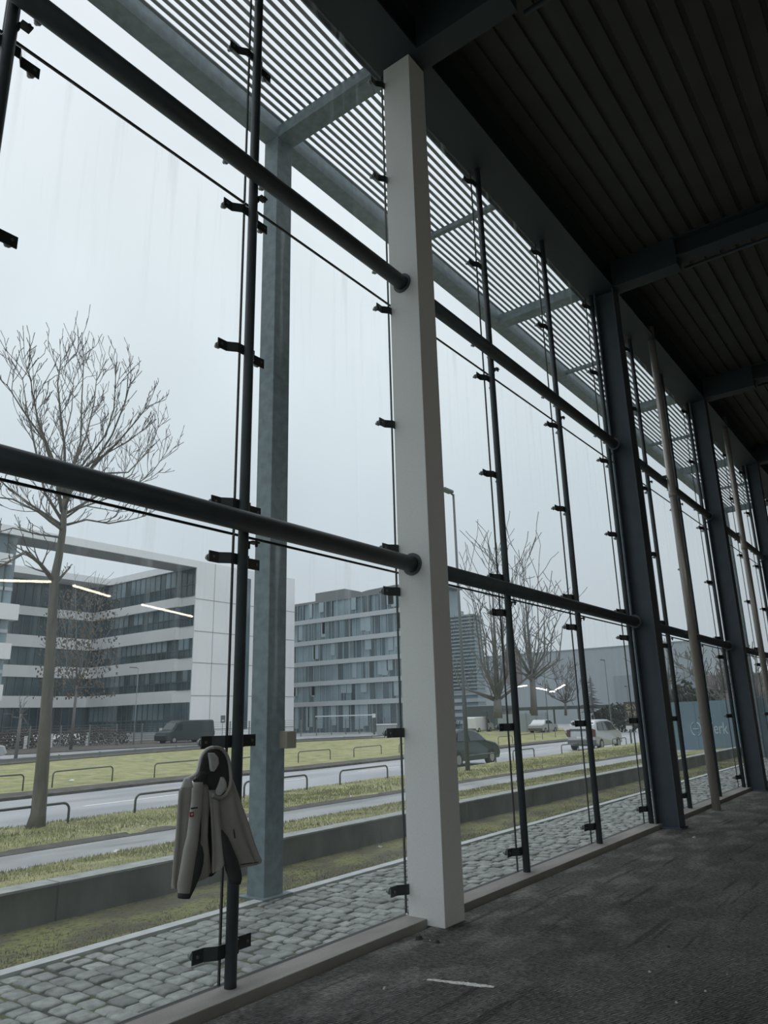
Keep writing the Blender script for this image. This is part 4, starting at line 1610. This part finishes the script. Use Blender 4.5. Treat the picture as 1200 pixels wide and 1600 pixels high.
def cloth(name, rows, xc, th, m, folds=0, fk=5, seed=0, n=28, parent=None, x_end=None):
    """rows: (height, left, right); a soft flattened tube of cloth with vertical folds"""
    rnd = random.Random(seed)
    ph = [rnd.uniform(0, 6.28) for _ in range(3)]
    rings = []
    # densify
    R_ = []
    rows = [tuple(r) + (0,) * (4 - len(r)) for r in rows]
    for i in range(len(rows) - 1):
        a, c = rows[i], rows[i + 1]
        for k in range(3):
            t = k / 3
            R_.append(tuple(a[j] + (c[j] - a[j]) * t for j in range(len(a))))
    R_.append(rows[-1])
    nr = len(R_)
    for i, row in enumerate(R_):
        t = i / (nr - 1)
        xx = xc + ((x_end - xc) * t if x_end is not None else 0)
        yl, yr = row[1], row[2]
        sl = row[3] if len(row) > 3 else 0          # slope of the row (right end lower)
        A_, B_ = J(yl, row[0] - sl / 2, xx), J(yr, row[0] + sl / 2, xx)
        tt = th * (math.sin(min(1, (i + .35) / 2.5) * PI / 2)) * (.75 + .25 * t)
        r = []
        for k in range(n):
            a_ = 2 * PI * k / n
            p = A_.lerp(B_, (1 - math.cos(a_)) / 2)
            s = math.sin(a_)
            f = folds * (math.sin(a_ * fk + ph[0] + t * 1.1) * .6 + math.sin(a_ * (fk * 2 - 1) + ph[1] - t * 2) * .4) * (t ** .7)
            p = p + Vector((tt * (abs(s) ** .8) * (1 if s > 0 else -1) + f * abs(s), 0, f * .2))
            r.append(p)
        rings.append(r)
    o = MB().loft(rings, caps=True, smooth=True).build(name, m, parent or jk)
    return o


# back panels (behind)
cloth('back_panel', [(560, 190, 300), (620, 158, 330), (750, 148, 340), (900, 138, 345), (1100, 120, 340), (1280, 102, 320), (1400, 100, 250), (1435, 112, 165)], .045, .022, M['jacket'], .022, 4, 1)
cloth('lining', [(480, 300, 560), (650, 330, 600), (900, 330, 560), (1100, 330, 520), (1260, 330, 500), (1330, 345, 430)], .05, .018, M['jacket_dark'], .008, 5, 2)
# right body half, widening to the hem
cloth('right_panel', [(500, 540, 598), (560, 500, 618), (640, 478, 650, 10), (760, 474, 690), (900, 490, 742), (1030, 540, 778), (1130, 590, 812), (1205, 640, 838, -20), (1238, 660, 830, -35)], .085, .03, M['jacket'], .024, 4, 3)
# front flap in the middle
cloth('front_flap', [(610, 405, 480), (700, 415, 490), (850, 425, 505), (1000, 432, 522), (1150, 436, 540), (1240, 432, 552, -30), (1285, 436, 500, -40)], .115, .018, M['jacket'], .014, 3, 4)
cloth('inner_flap', [(560, 330, 400), (700, 335, 415), (850, 350, 400), (1000, 345, 395), (1150, 330, 410), (1290, 290, 425), (1350, 300, 400, -50)], .09, .02, M['jacket'], .008, 3, 7)
# sleeves


def sleeve(name, pts, x0, x1, m, rflat=.7):
    mb = MB()
    rings = []
    for i, (zx, zy_, w) in enumerate(pts):
        t = i / (len(pts) - 1)
        c = J(zx, zy_, x0 + (x1 - x0) * t)
        e_ = J(zx + w, zy_, x0 + (x1 - x0) * t)
        rr = (e_ - c).length
        d_ = (e_ - c).normalized()
        wob = 1 + .05 * math.sin(i * 2.3)
        rings.append([c + d_ * (math.cos(a_) * rr * wob) + Vector((math.sin(a_) * rr * rflat, 0, 0)) for a_ in [2 * PI * k / 18 for k in range(18)]])
    return mb.loft(rings, smooth=True).build(name, m, jk)


sleeve('left_sleeve', [(318, 545, 36), (315, 600, 42), (308, 700, 44), (298, 800, 44), (285, 900, 44), (272, 1000, 46), (255, 1100, 50), (238, 1200, 52), (222, 1300, 54), (208, 1400, 54), (200, 1480, 46), (199, 1508, 40)], .12, .16, M['jacket'])
sleeve('sleeve_insert', [(300, 1040, 18), (312, 1080, 34), (318, 1150, 42), (308, 1220, 44), (290, 1300, 44), (262, 1390, 40), (240, 1460, 30), (230, 1500, 22)], .135, .165, M['jacket_dark'], .8)
sleeve('right_sleeve', [(500, 940, 16), (530, 1000, 30), (556, 1080, 42), (585, 1180, 52), (610, 1280, 58), (628, 1350, 52), (625, 1395, 40)], .12, .15, M['jacket_dark'], .6)
sleeve('cuff', [(205, 1470, 50), (201, 1500, 48), (200, 1515, 44)], .158, .163, M['jacket_dark'])
# hood: outer cloth ring, dark lining bowl and strap
def hoodring(name, pts, r, x0, x1, m):
    P_ = [J(a, b_, x0 + (x1 - x0) * i / (len(pts) - 1)) for i, (a, b_) in enumerate(pts)]
    # smooth by Catmull-Rom
    Q = []
    for i in range(len(P_) - 1):
        p0, p1, p2, p3 = P_[max(i - 1, 0)], P_[i], P_[i + 1], P_[min(i + 2, len(P_) - 1)]
        for k in range(5):
            t = k / 5
            Q.append(.5 * ((2 * p1) + (p2 - p0) * t + (2 * p0 - 5 * p1 + 4 * p2 - p3) * t * t + (3 * p1 - p0 - 3 * p2 + p3) * t ** 3))
    Q.append(P_[-1])
    rr = [r[0] + (r[1] - r[0]) * i / (len(Q) - 1) for i in range(len(Q))] if isinstance(r, tuple) else r
    return MB().tube(Q, rr, 10).build(name, m, jk)


cloth('hood', [(252, 410, 480), (285, 365, 535), (340, 340, 570), (420, 318, 590), (500, 305, 596), (570, 370, 590), (630, 420, 560), (675, 450, 520)], .075, .045, M['jacket_dark'], .004, 3, 5)
hoodring('hood_edge', [(440, 252), (385, 275), (345, 330), (325, 400), (310, 460), (270, 500), (220, 522)], (.009, .012), .15, .14, M['label_white'])
hoodring('hood_seam', [(440, 254), (500, 262), (545, 300), (572, 360), (585, 440), (590, 530), (575, 600), (540, 655), (495, 678), (440, 655)], (.010, .012), .115, .135, M['jacket'])
cloth('hood_lining', [(300, 400, 455), (340, 405, 485), (390, 412, 490), (430, 415, 470), (455, 425, 445)], .118, .014, M['jacket_light'], .003, 3, 6)
cloth('hood_fleece', [(500, 505, 530), (550, 490, 552), (600, 470, 558), (640, 455, 520), (655, 470, 500)], .118, .014, M['jacket_light'], .003, 3, 8)
cloth('pocket_slit', [(935, 611, 616), (970, 615, 622), (1012, 622, 627)], .118, .006, M['jacket_dark'], 0, 3, 12)
cloth('hem_line', [(1218, 668, 822, -22), (1224, 668, 822, -22)], .120, .006, M['jacket_dark'], 0, 3, 13)
cloth('collar', [(455, 335, 385), (490, 320, 395), (530, 275, 390), (560, 290, 380)], .105, .018, M['jacket_dark'], .003, 3, 9)
cloth('neck_label', [(510, 205, 245), (545, 190, 268), (590, 180, 275)], .155, .014, M['label_white'], 0, 3, 10)
# little marks on the sleeve: a dark bar and a red badge with a white heart shape
c = J(284, 760, .152)
dy = (J(312, 756, .152) - c)
MB().prism([c - dy + Vector((0, 0, -.004)), c + dy + Vector((0, 0, -.004)), c + dy + Vector((0, 0, .004)), c - dy + Vector((0, 0, .004))], (.004, 0, 0)).build('sleeve_bar', M['jacket_dark'], jk)
c = J(263, 814, .158)
h_ = .0135
MB().box(c.x - .002, c.x + .003, c.y - h_, c.y + h_, c.z - h_, c.z + h_).build('sleeve_badge', M['label_red'], jk)
hp = [(0, -.7), (.65, 0), (.6, .5), (.3, .6), (0, .3), (-.3, .6), (-.6, .5), (-.65, 0)]
MB().prism([(c.x + .0032, c.y + a_ * h_ * .9, c.z + b_ * h_ * .9) for a_, b_ in hp], (.001, 0, 0)).build('badge_heart', M['label_white'], jk)

# ------------------------------------------------------------------ lit tubes deeper in the hall (seen only as reflections in the glass)
def tube_light(p, q, z, label):
    P_, Q_ = Vector((-p[0] - .2, p[1], z)), Vector((-q[0] - .2, q[1], z))
    root = thing('tube_light', label, 'lamp', P_, 'lit work tubes deeper in the hall')
    MB().tube([P_, Q_], .022, 8).build('tube', M['tube'], root)
    mb = MB()
    dd = (Q_ - P_).normalized()
    mb.tube([P_ + Vector((0, 0, .04)) - dd * .04, Q_ + Vector((0, 0, .04)) + dd * .04], .02, 6)
    mb.build('housing', M['inner_wall'], root)
    mb = MB()
    for w in (P_, Q_): mb.tube([w + Vector((0, 0, .05)), Vector((w.x, w.y, CEIL))], .006, 4)
    mb.build('suspension', M['clamp'], root)


def refl(u, v, z):
    p = at_z(u, v, z)
    return (p.x, p.y)


for li, (a, c, z) in enumerate((((115, 915), (172, 932), 4), ((0, 907), (80, 909), 4), ((222, 945), (300, 963), 4), ((810, 1073), (823, 1071), 2.6), ((838, 1075), (854, 1078), 2.6), ((859, 1080.5), (867, 1080.5), 2.6), ((868, 1078), (882, 1070), 2.6))):
    tube_light(refl(*a, z), refl(*c, z), z, 'lit warm white tube in the hall, reflected ' + ('over the white offices, middle one', 'at the left edge of the photo', 'over the office wing, rightmost of three', 'among the bare trees, leftmost of four', 'among the bare trees, second of four', 'among the bare trees, third of four', 'among the bare trees, rightmost of four')[li])

# ------------------------------------------------------------------ marks and crumbs on the floor
A_, B_ = at_z(668, 1531, 0), at_z(772, 1543, 0)
rnd = random.Random(8)
mb = MB()
d = (B_ - A_)
nn = Vector((-d.y, d.x, 0)).normalized()
up_, lo_ = [], []
for i in range(31):
    t = i / 30
    w = .013 + .022 * t ** .7 * (1 - t ** 6)
    up_.append(A_ + d * t + nn * (w * rnd.uniform(.6, 1.15)) + Vector((0, 0, .002)))
    lo_.append(A_ + d * t - nn * (w * rnd.uniform(.6, 1.15)) + Vector((0, 0, .002)))
mb.loft([[a, c, c + Vector((0, 0, .002)), a + Vector((0, 0, .002))] for a, c in zip(up_, lo_)], smooth=False)
tag1(mb.build('chalk_streak', mat('chalky streak', (.80, .79, .75), .9, 0, (60, .35, 5)), origin=A_), 'pale chalk streak on the floor in front of the white column', 'mark')


def crumb(u, v, s, z, m, label, seed, name='debris_chip'):
    p = at_z(u, v, z)
    rnd = random.Random(seed)
    mb = MB()
    r0 = [p + Vector((math.cos(t) * s * rnd.uniform(.7, 1.3), math.sin(t) * s * rnd.uniform(.7, 1.3), 0)) for t in [k * PI / 3 for k in range(6)]]
    r1 = [q.lerp(p, .35) + Vector((0, 0, s * rnd.uniform(.5, .9))) for q in r0]
    mb.loft([r0, r1], smooth=False)
    tag1(mb.build(name, m, origin=p), label, 'debris')


M['chip'] = mat('pale plaster chip', (.50, .49, .46), .8)
M['clod'] = mat('dark clod', (.06, .055, .05), .95)
crumb(636, 1429, .013, .05, M['white'], 'tiny white scrap on the sill beside the white column', 1)
crumb(672, 1470, .008, 0, M['chip'], 'tiny pale chip on the floor just below the white column base', 2)
crumb(601, 1545, .016, 0, M['chip'], 'grey chip on the floor left of the chalk streak', 3)
crumb(1016, 1519, .011, 0, M['chip'], 'white chip on the floor right of the chalk streak', 4)
crumb(1102, 1549, .009, 0, M['chip'], 'white chip on the floor at the lower right', 5)
crumb(1057, 1567, .009, 0, M['chip'], 'white chip on the floor near the bottom edge, left of its twin', 6)
crumb(1136, 1523, .007, 0, M['chip'], 'small pale chip on the floor, rightmost of all', 7)
crumb(1085, 1309, .022, 0, M['chip'], 'pale chip on the floor in front of the first dark column', 8)
crumb(1045, 1480, .013, 0, M['clod'], 'small dark clod on the floor above the white chip', 9)
crumb(1141, 1343, .016, 0, M['clod'], 'small dark clod on the far floor at the right', 10)
crumb(655, 1468, .03, 0, M['clod'], 'dark broken clod at the foot of the white column, left one', 11)
crumb(683, 1473, .024, 0, M['clod'], 'dark broken clod at the foot of the white column, right one', 12)
